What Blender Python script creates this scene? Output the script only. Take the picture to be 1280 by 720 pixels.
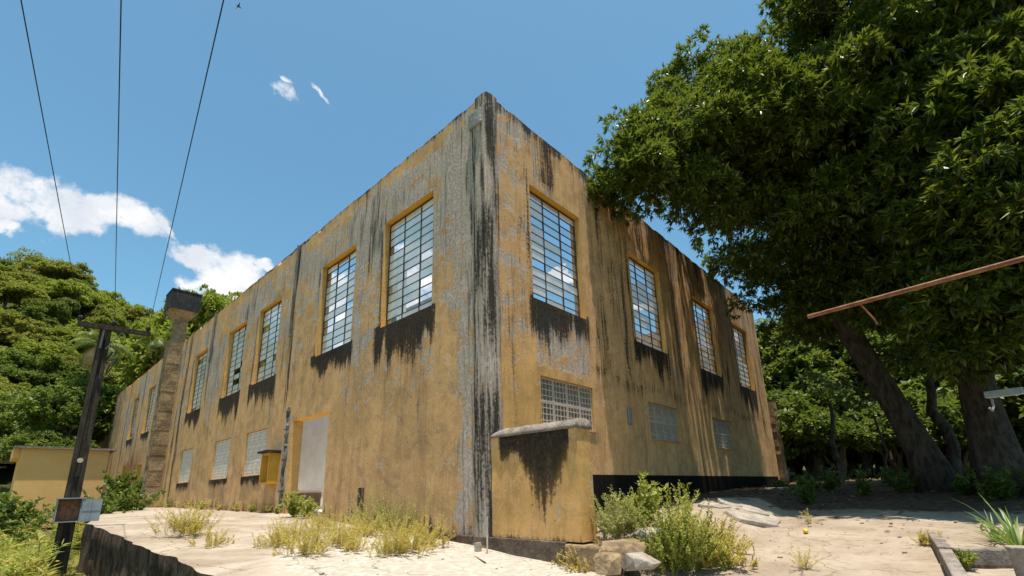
import bpy, math, random
import numpy as np
from mathutils import Matrix, Vector

for o in list(bpy.data.objects): bpy.data.objects.remove(o)
S = bpy.context.scene
COL = S.collection
R = math.radians

# ------------------------------------------------------------------ camera
F_PX, PITCH, ROLL, YAW, CY = 588.07, R(14.4705), R(-1.4681), R(47.4718), 100.45
CAM = np.array([-7.032, -7.110, 0.0])
fw = np.array([math.sin(YAW)*math.cos(PITCH), math.cos(YAW)*math.cos(PITCH), math.sin(PITCH)])
rt = np.array([math.cos(YAW), -math.sin(YAW), 0.0]); up = np.cross(rt, fw)
rt = rt*math.cos(ROLL)+up*math.sin(ROLL); up = np.cross(rt, fw)
cam = bpy.data.cameras.new('camera'); co = bpy.data.objects.new('camera', cam); COL.objects.link(co)
cam.sensor_width = 36.0; cam.lens = F_PX/1280*36; cam.shift_y = CY/1280
cam.clip_start = 0.05; cam.clip_end = 3000
m = Matrix.Identity(4)
for i in range(3): m[i][0], m[i][1], m[i][2], m[i][3] = rt[i], up[i], -fw[i], CAM[i]
co.matrix_world = m
S.camera = co
S.render.resolution_x, S.render.resolution_y = 1024, 576

def ray(x, y): return fw*F_PX+rt*(x-640)+up*(360+CY-y)          # photo pixel -> direction
def on_x(x, y, v=0.): d = ray(x, y); return CAM+d*(v-CAM[0])/d[0]
def on_y(x, y, v=0.): d = ray(x, y); return CAM+d*(v-CAM[1])/d[1]
def on_z(x, y, v): d = ray(x, y); return CAM+d*v/d[2]
def at(x, y, dist): d = ray(x, y); return CAM+d*dist/math.hypot(d[0], d[1])
def unit(v): v = np.asarray(v, float); return v/np.linalg.norm(v)

# ------------------------------------------------------------------ light
SUN = unit((-0.055, -0.125, 1.0))
EXPOSURE = 0.5
S.view_settings.view_transform = 'Standard'; S.view_settings.look = 'None'
S.view_settings.gamma = 1.0; S.view_settings.exposure = EXPOSURE
sl = bpy.data.lights.new('sun', 'SUN'); sl.energy = 5.0; sl.angle = R(0.53); sl.color = (1, .93, .81)
so = bpy.data.objects.new('sun', sl); COL.objects.link(so)
so.rotation_euler = Vector(SUN).to_track_quat('Z', 'Y').to_euler(); so.location = (0, 0, 60)

W = bpy.data.worlds.new('World'); S.world = W; W.use_nodes = True
wt = W.node_tree; wt.nodes.clear()

class NT:
    """tiny node-tree helper"""
    def __init__(s, tree): s.t = tree
    def n(s, typ, ins=None, out=0, **props):
        nd = s.t.nodes.new(typ)
        for k, v in props.items(): setattr(nd, k, v)
        for k, v in (ins or {}).items():
            sk = nd.inputs[k]
            if isinstance(v, bpy.types.NodeSocket): s.t.links.new(v, sk)
            else:
                if isinstance(v, tuple) and len(v) == 3 and sk.type == 'RGBA': v = (*v, 1)
                sk.default_value = v
        return nd.outputs[out] if out is not None else nd
    def math(s, op, a, b=0.0, clamp=False): return s.n('ShaderNodeMath', {0: a, 1: b}, operation=op, use_clamp=clamp)
    def vm(s, op, a, b=(0, 0, 0), out=0): return s.n('ShaderNodeVectorMath', {0: a, 1: b}, out, operation=op)
    def mix(s, f, a, b, mode='MIX'):
        nd = s.t.nodes.new('ShaderNodeMix'); nd.data_type = 'RGBA'; nd.blend_type = mode
        for k, v in ((0, f), (6, a), (7, b)):
            if isinstance(v, bpy.types.NodeSocket): s.t.links.new(v, nd.inputs[k])
            else: nd.inputs[k].default_value = (*v, 1) if isinstance(v, tuple) and len(v) == 3 else v
        return nd.outputs[2]
    def noise(s, vec, scale, detail=5, rough=.55, dist=0.): return s.n('ShaderNodeTexNoise', {'Vector': vec, 'Scale': scale, 'Detail': detail, 'Roughness': rough, 'Distortion': dist})
    def ramp(s, f, lo, hi): return s.n('ShaderNodeMapRange', {0: f, 1: lo, 2: hi}, interpolation_type='SMOOTHSTEP')
    def scale(s, vec, xyz): return s.n('ShaderNodeVectorMath', {0: vec, 1: xyz}, operation='MULTIPLY')

w = NT(wt)
el = math.asin(SUN[2])
sky = w.n('ShaderNodeTexSky', sky_type='NISHITA', sun_disc=False, sun_elevation=el, sun_rotation=math.atan2(SUN[0], SUN[1]),
          altitude=0.0, air_density=1.0, dust_density=0.8, ozone_density=1.6)
sky = w.mix(1.0, sky, (.74, 1.07, 1.0), 'MULTIPLY')
bg_sky = w.n('ShaderNodeBackground', {'Color': sky, 'Strength': 0.125})
dirv = w.n('ShaderNodeTexCoord', out=0)  # generated = direction
# clouds: soft ellipses on the sky sphere, broken up by noise (px centre, half sizes in degrees, tilt)
clouds = [(30, 240, 5, 2.1, 6), (75, 258, 4.5, 1.7, -6), (150, 270, 5.5, 1.9, -14), (205, 292, 2.2, .7, -25), (-90, 230, 7, 3, 0), (0, 287, 1.3, .7, -20),
          (290, 342, 4.2, 2.6, 4), (245, 328, 2.4, 1.2, -10), (330, 330, 2.5, 1.2, 0), (265, 360, 3, 1.6, 0), (300, 375, 5, 2, 0), (359, 126, 2.6, 1.3, -22, .62), (396, 117, 2.2, .55, -28, .72), (352, 100, 1., .4, -20, .6),
          (505, 350, 6.0, 3.0, 10), (525, 315, 3.4, 2.2, 0), (430, 410, 6.5, 3.2, 0), (415, 370, 4, 2.2, 20), (490, 390, 5, 2.0, 5), (330, 430, 6, 3, 0), (290, 450, 6, 3, 0), (360, 400, 5, 2.5, 0), (810, 395, 2.5, .8, -8), (700, 345, 3, .4, 8), (-300, 330, 9, 2.6, 5), (1500, 300, 8, 2.4, 5), (1900, 420, 9, 3, 0)]
wob = w.n('ShaderNodeTexNoise', {'Vector': dirv, 'Scale': 9.0, 'Detail': 5.0, 'Roughness': .6}, 1)
dw = w.vm('ADD', dirv, w.n('ShaderNodeVectorMath', {0: w.vm('SUBTRACT', wob, (.5, .5, .5)), 'Scale': .13}, operation='SCALE'))
acc = None
for (px, py, a, b, tl, *wt_) in clouds:
    c = unit(ray(px, py)); U = unit(np.cross(c, (0, 0, 1))); V = np.cross(U, c)
    t = R(tl); U2 = U*math.cos(t)+V*math.sin(t); V2 = -U*math.sin(t)+V*math.cos(t)
    du = w.n('ShaderNodeVectorMath', {0: dw, 1: tuple(U2/math.sin(R(a)))}, 1, operation='DOT_PRODUCT')
    dv = w.n('ShaderNodeVectorMath', {0: dw, 1: tuple(V2/math.sin(R(b)))}, 1, operation='DOT_PRODUCT')
    f = w.math('ADD', w.math('MULTIPLY', du, du), w.math('MULTIPLY', dv, dv))
    front = w.n('ShaderNodeVectorMath', {0: dirv, 1: tuple(c)}, 1, operation='DOT_PRODUCT')
    f = w.math('ADD', f, w.math('MULTIPLY', w.math('LESS_THAN', front, 0.0), 9.0))
    if wt_: f = w.math('ADD', f, wt_[0])
    acc = f if acc is None else w.math('MINIMUM', acc, f)
fine = w.noise(dirv, 26.0, 8, .62)
dens = w.math('SUBTRACT', w.math('SUBTRACT', 1.25, acc), w.math('MULTIPLY', w.math('SUBTRACT', fine, .38), 2.6))
mask = w.ramp(dens, 0.0, .85)
shade = w.ramp(w.noise(dw, 11.0, 6, .6), .35, .68)
ccol = w.mix(shade, (.70, .74, .80), (1.0, .99, .97))
bg_cl = w.n('ShaderNodeBackground', {'Color': ccol, 'Strength': 0.80})
ms = w.n('ShaderNodeMixShader', {0: w.math('MULTIPLY', mask, .97), 1: bg_sky, 2: bg_cl})
w.n('ShaderNodeOutputWorld', {'Surface': ms}, None)

# ------------------------------------------------------------------ helpers
rng = np.random.default_rng(7); random.seed(7)
def link(name, me, mat=None, parent=None):
    o = bpy.data.objects.new(name, me); COL.objects.link(o)
    if mat and me: me.materials.append(mat)
    if parent: o.parent = parent
    return o
def tag(o, label=None, cat=None, group=None, kind=None):
    if label: o['label'] = label
    if cat: o['category'] = cat
    if group: o['group'] = group
    if kind: o['kind'] = kind
    return o
def empty(name, loc=(0, 0, 0), rz=0, label=None, cat=None, group=None):
    o = bpy.data.objects.new(name, None); COL.objects.link(o); o.location = tuple(loc); o.rotation_euler[2] = rz
    o.empty_display_size = .2
    return tag(o, label, cat, group)
def npmesh(name, V, Q, smooth=False, attr=None):
    V = np.ascontiguousarray(V, np.float32); Q = np.ascontiguousarray(Q, np.int32); k = Q.shape[1]
    me = bpy.data.meshes.new(name)
    me.vertices.add(len(V)); me.vertices.foreach_set('co', V.ravel())
    me.loops.add(Q.size); me.loops.foreach_set('vertex_index', Q.ravel())
    me.polygons.add(len(Q)); me.polygons.foreach_set('loop_start', np.arange(0, Q.size, k, dtype=np.int32))
    me.polygons.foreach_set('loop_total', np.full(len(Q), k, np.int32))
    if smooth: me.polygons.foreach_set('use_smooth', np.ones(len(Q), bool))
    me.update(calc_edges=True)
    if attr is not None:
        a = me.attributes.new('mask', 'FLOAT_COLOR', 'POINT'); a.data.foreach_set('color', np.ascontiguousarray(attr, np.float32).ravel())
    return me
class MB:
    def __init__(s): s.v = []; s.f = []
    def add(s, vs, fs):
        b = len(s.v); s.v += [tuple(map(float, v)) for v in vs]; s.f += [tuple(b+i for i in f) for f in fs]; return s
    def box(s, x0, x1, y0, y1, z0, z1, j=0.0):
        vs = [(x, y, z) for z in (z0, z1) for y in (y0, y1) for x in (x0, x1)]
        if j: vs = [tuple(c+random.uniform(-j, j) for c in v) for v in vs]
        return s.add(vs, [(0, 2, 3, 1), (4, 5, 7, 6), (0, 1, 5, 4), (2, 6, 7, 3), (0, 4, 6, 2), (1, 3, 7, 5)])
    def beam(s, p, q, wd, ht, upv=(0, 0, 1)):
        p, q = np.asarray(p, float), np.asarray(q, float); d = unit(q-p); sd = unit(np.cross(d, upv)); u = np.cross(sd, d)
        vs = [e+sd*a*wd/2+u*b*ht/2 for e in (p, q) for a, b in ((-1, -1), (1, -1), (1, 1), (-1, 1))]
        return s.add(vs, [(0, 1, 2, 3), (7, 6, 5, 4), (0, 4, 5, 1), (1, 5, 6, 2), (2, 6, 7, 3), (3, 7, 4, 0)])
    def tube(s, pts, rad, n=8, wob=0.0):
        pts = [np.asarray(p, float) for p in pts]; m_ = len(pts); rad = rad if hasattr(rad, '__len__') else [rad]*m_
        b = []; ref = None
        for i, p in enumerate(pts):
            d = unit(pts[min(i+1, m_-1)]-pts[max(i-1, 0)])
            if ref is None: ref = unit(np.cross(d, (.31, .95, .07)))
            ref = unit(ref-d*ref.dot(d)); o2 = np.cross(d, ref)
            for k in range(n):
                a = 2*math.pi*k/n; r_ = rad[i]*(1+random.uniform(-wob, wob))
                b.append(p+(ref*math.cos(a)+o2*math.sin(a))*r_)
        fs = [(i*n+k, i*n+(k+1) % n, (i+1)*n+(k+1) % n, (i+1)*n+k) for i in range(m_-1) for k in range(n)]
        fs += [tuple(range(n-1, -1, -1)), tuple((m_-1)*n+k for k in range(n))]
        return s.add(b, fs)
    def mesh(s, name, smooth=False):
        me = bpy.data.meshes.new(name); me.from_pydata(s.v, [], s.f); me.update()
        if smooth: me.polygons.foreach_set('use_smooth', [True]*len(me.polygons))
        return me
    def build(s, name, mat, parent=None, smooth=False): return link(name, s.mesh(name, smooth), mat, parent)
def bevel(o, wd=.02, seg=2):
    b = o.modifiers.new('bevel', 'BEVEL'); b.width = wd; b.segments = seg; b.limit_method = 'ANGLE'; return o
def vnoise(P, sc, seed=0):
    """smooth value noise for numpy points (N,3) -> 0..1"""
    q = np.asarray(P, float)*sc; i = np.floor(q).astype(np.int64); f = q-i; f = f*f*(3-2*f); out = 0
    for dx in (0, 1):
        for dy in (0, 1):
            for dz in (0, 1):
                h = (i[:, 0]+dx)*374761393+(i[:, 1]+dy)*668265263+(i[:, 2]+dz)*2147483647+seed*1442695041
                h = (h ^ (h >> 13))*1274126177; h = (h ^ (h >> 16)) & 0xffff
                out = out+(h/65535.)*np.where(dx, f[:, 0], 1-f[:, 0])*np.where(dy, f[:, 1], 1-f[:, 1])*np.where(dz, f[:, 2], 1-f[:, 2])
    return out
def fbm(P, sc, seed=0, oct=4):
    a, s_, t, n = .5, sc, 0, 0
    for k in range(oct): t = t+a*vnoise(P, s_, seed+k); n += a; a *= .5; s_ *= 2.03
    return t/n
sstep = lambda x, a, b: (lambda t: t*t*(3-2*t))(np.clip((np.asarray(x, float)-a)/(b-a), 0, 1))

# ------------------------------------------------------------------ materials
def material(name, build):
    mt = bpy.data.materials.new(name); mt.use_nodes = True; mt.node_tree.nodes.clear(); t = NT(mt.node_tree)
    sh = build(t); t.n('ShaderNodeOutputMaterial', {'Surface': sh}, None); return mt
def princ(t, col, rough=.85, normal=None, spec=.3, metal=0.0):
    i = {'Base Color': col, 'Roughness': rough, 'Specular IOR Level': spec, 'Metallic': metal}
    if normal: i['Normal'] = normal
    return t.n('ShaderNodeBsdfPrincipled', i)
def bump(t, h, st=.5, dist=.02): return t.n('ShaderNodeBump', {'Strength': st, 'Distance': dist, 'Height': h})
def simple(name, c1, c2, sc=4., rough=.85, bst=.3, bdist=.01, spec=.3, metal=0., stretch=(1, 1, 1)):
    def b(t):
        v = t.scale(t.n('ShaderNodeTexCoord', out=3), stretch)
        n1 = t.noise(v, sc, 7, .6); n2 = t.noise(v, sc*7, 5, .6)
        f = t.ramp(t.math('ADD', t.math('MULTIPLY', n1, .65), t.math('MULTIPLY', n2, .35)), .36, .64)
        return princ(t, t.mix(f, c1, c2), rough, bump(t, n2, bst, bdist), spec, metal)
    return material(name, b)

def wall_mat(t, right=False):
    P = t.n('ShaderNodeTexCoord', out=3)
    at_ = t.n('ShaderNodeAttribute', None, 0, attribute_name='mask')
    sp = t.n('ShaderNodeSeparateColor', {0: at_}, None); blk, gry, fresh = sp.outputs[0], sp.outputs[1], sp.outputs[2]
    big = t.noise(P, .55, 6, .6); med = t.noise(P, 2.3, 8, .62, .6); fin = t.noise(P, 14, 6, .65); grit = t.noise(P, 60, 3, .6)
    st = t.noise(t.scale(P, (1.9, 1.9, .2)), 1.0, 8, .68, .8); st2 = t.noise(t.scale(P, (11, 11, .55)), 1.0, 4, .6)
    # ochre paint
    blo = t.noise(P, 1.25, 10, .72, 1.0); bl2 = t.noise(P, 4.2, 8, .7, .8)
    c = t.mix(t.ramp(med, .30, .70), (.58, .325, .145), (.75, .44, .20))
    c = t.mix(t.math('MULTIPLY', t.ramp(big, .42, .62), .55), c, (.52, .30, .135))
    c = t.mix(t.math('MULTIPLY', t.ramp(blo, .47, .68), .64), c, (.31, .19, .11))
    c = t.mix(t.math('MULTIPLY', t.ramp(bl2, .54, .72), .6), c, (.25, .165, .10))
    c = t.mix(t.math('MULTIPLY', t.ramp(st, .46, .68), .40), c, (.27, .165, .08))
    c = t.mix(t.math('MULTIPLY', t.ramp(fin, .52, .70), .5), c, (.80, .56, .31))
    c = t.mix(t.math('MULTIPLY', t.ramp(st2, .58, .72), .30), c, (.19, .125, .07))
    # bare grey plaster
    g = t.math('ADD', t.math('ADD', gry, t.math('MULTIPLY', t.math('SUBTRACT', med, .5), 2.4)), t.math('ADD', t.math('MULTIPLY', t.math('SUBTRACT', fin, .5), .9), t.math('MULTIPLY', t.math('SUBTRACT', st, .5), 1.3)))
    gm = t.math('MULTIPLY', t.ramp(g, .36, .62), .9)
    gc = t.mix(t.ramp(fin, .3, .7), (.29, .235, .20), (.60, .51, .45))
    gc = t.mix(t.math('MULTIPLY', t.ramp(st2, .5, .7), .7), gc, (.13, .105, .085))
    gc = t.mix(t.math('MULTIPLY', t.ramp(t.noise(P, 3.1, 9, .72, .5), .52, .70), .6), gc, (.66, .62, .60))
    c = t.mix(gm, c, gc)
    # white flakes and repairs
    fl = t.noise(t.scale(P, (1, 1, .6)), 7.5, 7, .7)
    c = t.mix(t.math('MULTIPLY', t.ramp(fl, .63, .70), .55), c, (.66, .60, .53))
    pit = t.noise(P, 9.5, 4, .6)
    c = t.mix(t.math('MULTIPLY', t.ramp(pit, .655, .70), .75), c, (.10, .07, .045))
    # black grime, plus tree shade painted into the short wall's mask
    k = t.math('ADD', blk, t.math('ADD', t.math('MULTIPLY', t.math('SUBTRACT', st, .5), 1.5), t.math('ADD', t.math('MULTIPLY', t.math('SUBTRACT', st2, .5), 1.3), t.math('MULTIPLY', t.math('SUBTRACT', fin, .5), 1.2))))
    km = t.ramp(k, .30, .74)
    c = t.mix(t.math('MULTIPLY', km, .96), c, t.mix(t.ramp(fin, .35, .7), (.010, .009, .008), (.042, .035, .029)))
    # freshly coloured reveals
    c = t.mix(t.math('MULTIPLY', fresh, t.ramp(med, .2, .45)), c, t.mix(t.ramp(fin, .4, .75), (.74, .40, .05), (.62, .33, .06)))
    h = t.math('ADD', t.math('MULTIPLY', fin, .28), t.math('ADD', t.math('MULTIPLY', grit, .34), t.math('ADD', t.math('MULTIPLY', med, .6), t.math('MULTIPLY', gm, -.35))))
    return princ(t, c, .92, bump(t, h, .85, .035), .15)
M = {}
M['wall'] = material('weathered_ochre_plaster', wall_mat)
M['grey_plaster'] = simple('grey_plaster', (.07, .065, .06), (.24, .225, .205), 2.2, .95, .8, .03, .1, stretch=(1.5, 1.5, .35))
M['black_paint'] = simple('black_band_paint', (.008, .007, .006), (.020, .017, .014), 3., .95, .4, .01, .05, stretch=(3, 3, .3))
M['steel'] = simple('dark_window_steel', (.035, .03, .028), (.09, .065, .05), 9, .6, .2, .003, .4)
M['vent'] = simple('vent_blocks', (.68, .60, .52), (.80, .73, .65), 3., .9, .4, .01, .2)
M['vent_r'] = simple('vent_blocks_dusty', (.40, .33, .27), (.52, .45, .39), 3., .9, .4, .01, .2)
M['yellow'] = simple('yellow_paint', (.58, .31, .045), (.68, .38, .07), 2., .8, .3, .01, .2)
M['hut'] = simple('hut_yellow_render', (.70, .41, .165), (.76, .46, .195), 1.2, .9, .2, .01, .15)
M['white_wall'] = simple('white_limewash', (.76, .75, .73), (.88, .88, .87), 1.4, .9, .4, .02, .15)
M['dark_board'] = simple('rusty_board', (.09, .06, .04), (.17, .12, .09), 2.5, .8, .4, .01, .2)
M['soot'] = simple('sooty_metal', (.012, .011, .011), (.05, .045, .042), 3., .7, .5, .02, .3, stretch=(1, 1, .4))
M['brickish'] = simple('stained_brick', (.17, .115, .07), (.42, .29, .17), 1.6, .95, .9, .04, .1)
M['rust'] = simple('rusty_steel', (.16, .06, .03), (.34, .15, .085), 14, .8, .6, .004, .3)
M['galv'] = simple('grey_steel', (.16, .165, .175), (.24, .25, .26), 10, .5, .2, .003, .5)
M['boxgrey'] = simple('box_grey_paint', (.24, .27, .31), (.31, .34, .38), 4, .5, .1, .003, .4)
M['wood'] = simple('old_pole_wood', (.022, .018, .015), (.085, .065, .05), 4, .9, .8, .015, .15, stretch=(4, 4, .5))
M['stick'] = simple('pale_stick', (.42, .36, .28), (.55, .48, .38), 6, .8, .3, .005, .2)
M['bark'] = simple('mango_bark', (.045, .034, .026), (.15, .12, .095), 3.5, .95, 1., .05, .1, stretch=(2.4, 2.4, .8))
M['bark_far'] = simple('far_bark', (.10, .08, .06), (.2, .17, .13), 3.5, .95, .5, .03, .1)
M['wire'] = simple('cable_black', (.015, .015, .017), (.03, .03, .03), 4, .6)
M['mango_fruit'] = simple('ripe_mango', (.75, .38, .02), (.80, .50, .04), 6, .4, .1, .002, .5)
M['white_plastic'] = simple('white_plastic', (.7, .69, .66), (.8, .79, .77), 6, .5, .1, .002, .4)
M['stone'] = simple('grey_stone', (.20, .19, .185), (.38, .37, .36), 1.5, .95, .9, .05, .1)
M['rubble'] = simple('broken_concrete', (.24, .20, .165), (.43, .37, .31), 3., .95, .9, .03, .1)
M['mossy'] = simple('mossy_concrete', (.035, .025, .02), (.17, .115, .085), 2.2, .95, 1., .04, .1, stretch=(2, 2, .6))

def glass_mat(trans, col):
    def b(t):
        P = t.n('ShaderNodeTexCoord', out=3)
        oi = t.n('ShaderNodeObjectInfo', None, 5)
        rnd = t.n('ShaderNodeNewGeometry', None, 8)
        n = t.noise(P, 2.5, 5, .6)
        cc = t.mix(t.ramp(n, .3, .7), col, tuple(x*.88 for x in col))
        d = t.n('ShaderNodeBsdfDiffuse', {'Color': cc}); tl = t.n('ShaderNodeBsdfTranslucent', {'Color': cc})
        rf = t.n('ShaderNodeBsdfRefraction', {'Color': cc, 'Roughness': .55, 'IOR': 1.08})
        film = t.n('ShaderNodeMixShader', {0: .10, 1: t.n('ShaderNodeMixShader', {0: .25, 1: d, 2: tl}), 2: rf})
        clear = t.n('ShaderNodeBsdfTransparent', {'Color': (.97, .985, .985)})
        f = t.math('ADD', trans, t.math('ADD', t.math('MULTIPLY', t.math('SUBTRACT', n, .5), .3), t.math('MULTIPLY', t.math('SUBTRACT', rnd, .5), .4)), True)
        body = t.n('ShaderNodeMixShader', {0: f, 1: film, 2: clear})
        gl = t.n('ShaderNodeBsdfGlossy', {'Color': (1, 1, 1), 'Roughness': .06})
        fr = t.n('ShaderNodeFresnel', {'IOR': 1.5})
        one = t.n('ShaderNodeMixShader', {0: fr, 1: body, 2: gl})
        return t.n('ShaderNodeMixShader', {0: t.n('ShaderNodeNewGeometry', None, 6), 1: one, 2: t.n('ShaderNodeBsdfTransparent')})
    return b
M['glass_dusty'] = material('dusty_glass', glass_mat(.10, (.93, .93, .91)))
M['glass_clear'] = material('dirty_clear_glass', glass_mat(.78, (.80, .86, .90)))
M['glass_old'] = material('stained_glass', glass_mat(.22, (.88, .84, .74)))

def leaf_mat(name, cols, transl=.28, rough=.42, spec=.4, ovar=.0):
    def b(t):
        r = t.n('ShaderNodeNewGeometry', None, 8)
        oi = t.n('ShaderNodeObjectInfo', None, 5)
        P = t.n('ShaderNodeTexCoord', out=3); n = t.noise(P, .5, 3, .5)
        c = t.mix(t.ramp(t.math('ADD', t.math('MULTIPLY', r, .6), t.math('MULTIPLY', n, .6)), .25, .85), cols[0], cols[1])
        c = t.mix(t.ramp(r, .86, .97), c, cols[2])
        if ovar: c = t.n('ShaderNodeHueSaturation', {'Hue': t.math('ADD', .5-ovar*.25, t.math('MULTIPLY', oi, ovar*.5)), 'Saturation': 1.0, 'Value': t.math('ADD', 1-ovar*3, t.math('MULTIPLY', oi, ovar*6)), 'Color': c})
        p = princ(t, c, rough, None, spec)
        tl = t.n('ShaderNodeBsdfTranslucent', {'Color': t.mix(.5, c, (.32, .40, .04))})
        return t.n('ShaderNodeMixShader', {0: transl, 1: p, 2: tl})
    return material(name, b)
M['mango_leaf'] = leaf_mat('mango_leaves', ((.028, .055, .008), (.105, .15, .016), (.26, .27, .03)), .30, .38, .45)
M['hill1'] = leaf_mat('hill_leaves_bright', ((.19, .235, .03), (.33, .36, .055), (.44, .40, .09)), .45, .55, .25, .06)
M['hill2'] = leaf_mat('hill_leaves_olive', ((.19, .19, .036), (.32, .30, .065), (.42, .34, .11)), .45, .55, .25, .06)
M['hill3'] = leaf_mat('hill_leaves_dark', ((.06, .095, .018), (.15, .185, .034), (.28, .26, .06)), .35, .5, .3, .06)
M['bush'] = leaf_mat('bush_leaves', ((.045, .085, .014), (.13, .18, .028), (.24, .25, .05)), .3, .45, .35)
M['weed'] = leaf_mat('dry_weed_leaves', ((.50, .37, .09), (.66, .51, .155), (.68, .50, .2)), .4, .6, .2)
M['weed_grey'] = leaf_mat('grey_weed_leaves', ((.32, .31, .12), (.48, .45, .19), (.56, .48, .18)), .4, .6, .2)
M['weed_green'] = leaf_mat('green_weed_leaves', ((.25, .27, .05), (.43, .42, .095), (.56, .49, .13)), .4, .5, .3)
M['grass'] = leaf_mat('long_grass', ((.22, .22, .04), (.36, .33, .07), (.48, .39, .13)), .35, .55, .25)
M['lily'] = leaf_mat('strap_leaves', ((.09, .16, .03), (.19, .27, .05), (.33, .34, .09)), .3, .4, .4)
M['litter'] = leaf_mat('fallen_leaves', ((.10, .055, .03), (.21, .13, .07), (.30, .2, .11)), .05, .7, .2)
M['palm'] = leaf_mat('palm_leaves', ((.06, .10, .02), (.14, .18, .035), (.30, .26, .08)), .25, .45, .35)
M['palm_dead'] = leaf_mat('dead_palm_leaves', ((.30, .19, .08), (.42, .30, .15), (.5, .38, .22)), .2, .7, .2)

def ground_mat(t):
    P = t.n('ShaderNodeTexCoord', out=3)
    at_ = t.n('ShaderNodeAttribute', None, 0, attribute_name='mask'); sp = t.n('ShaderNodeSeparateColor', {0: at_}, None)
    n1 = t.noise(P, .5, 8, .6); n2 = t.noise(P, 6, 6, .6); n3 = t.noise(P, 40, 3, .6)
    soil = t.mix(t.ramp(n2, .35, .65), (.075, .05, .032), (.15, .105, .068))
    grs = t.mix(t.ramp(n2, .3, .7), (.12, .12, .03), (.22, .19, .06))
    con = t.mix(t.ramp(n1, .35, .65), (.27, .205, .15), (.40, .32, .245)); con = t.mix(t.math('MULTIPLY', t.ramp(n2, .52, .68), .5), con, (.19, .145, .105))
    con = t.mix(t.math('MULTIPLY', t.ramp(n3, .6, .7), .5), con, (.46, .41, .36))
    vo = t.n('ShaderNodeTexVoronoi', {'Vector': t.vm('ADD', P, t.n('ShaderNodeVectorMath', {0: t.n('ShaderNodeTexNoise', {'Vector': P, 'Scale': 1.1, 'Detail': 5.}, 1), 'Scale': 1.2}, operation='SCALE')), 'Scale': .33}, 0, feature='DISTANCE_TO_EDGE')
    con = t.mix(t.math('MULTIPLY', t.math('SUBTRACT', 1.0, t.ramp(vo, .001, .008)), .55), con, (.11, .08, .055))
    con = t.mix(t.math('MULTIPLY', t.ramp(t.noise(P, 1.7, 9, .72, 1.), .52, .66), .55), con, (.21, .15, .10))
    wild = t.mix(t.ramp(n1, .35, .65), (.035, .045, .012), (.075, .085, .02))
    c = t.mix(t.ramp(t.math('ADD', sp.outputs[0], t.math('MULTIPLY', t.math('SUBTRACT', n2, .5), .7)), .35, .65), soil, grs)
    c = t.mix(t.ramp(t.math('ADD', sp.outputs[1], t.math('MULTIPLY', t.math('SUBTRACT', n2, .5), .6)), .4, .6), c, con)
    c = t.mix(sp.outputs[2], c, wild)
    return princ(t, c, .95, bump(t, t.math('ADD', n2, t.math('MULTIPLY', n3, .4)), .6, .04), .1)
M['ground'] = material('yard_ground', ground_mat)
def conc_mat(t):
    P = t.n('ShaderNodeTexCoord', out=3)
    at_ = t.n('ShaderNodeAttribute', None, 0, attribute_name='mask'); sp = t.n('ShaderNodeSeparateColor', {0: at_}, None)
    n1 = t.noise(P, .7, 8, .62, .5); n2 = t.noise(P, 7, 7, .65); n3 = t.noise(P, 55, 4, .6)
    c = t.mix(t.ramp(n1, .35, .65), (.29, .225, .165), (.43, .355, .28))
    c = t.mix(t.math('MULTIPLY', t.ramp(n2, .5, .7), .55), c, (.22, .165, .12))
    dust = t.ramp(t.math('ADD', sp.outputs[0], t.math('MULTIPLY', t.math('SUBTRACT', n2, .5), 1.1)), .35, .6)
    c = t.mix(dust, c, t.mix(t.ramp(n2, .4, .7), (.38, .325, .265), (.52, .465, .40)))
    vor = t.n('ShaderNodeTexVoronoi', {'Vector': t.vm('ADD', P, t.n('ShaderNodeVectorMath', {0: t.n('ShaderNodeTexNoise', {'Vector': P, 'Scale': 1.5, 'Detail': 4.}, 1), 'Scale': .9}, operation='SCALE')), 'Scale': .42}, 0, feature='DISTANCE_TO_EDGE')
    crack = t.math('MULTIPLY', t.math('SUBTRACT', 1.0, t.ramp(vor, .001, .006)), .6)
    c = t.mix(crack, c, (.10, .075, .055))
    c = t.mix(sp.outputs[1], c, t.mix(t.ramp(n2, .35, .65), (.03, .022, .018), (.15, .10, .075)))
    h = t.math('SUBTRACT', t.math('ADD', n2, t.math('MULTIPLY', n3, .35)), crack)
    return princ(t, c, .95, bump(t, h, .6, .03), .12)
M['concrete'] = material('old_concrete', conc_mat)

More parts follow.
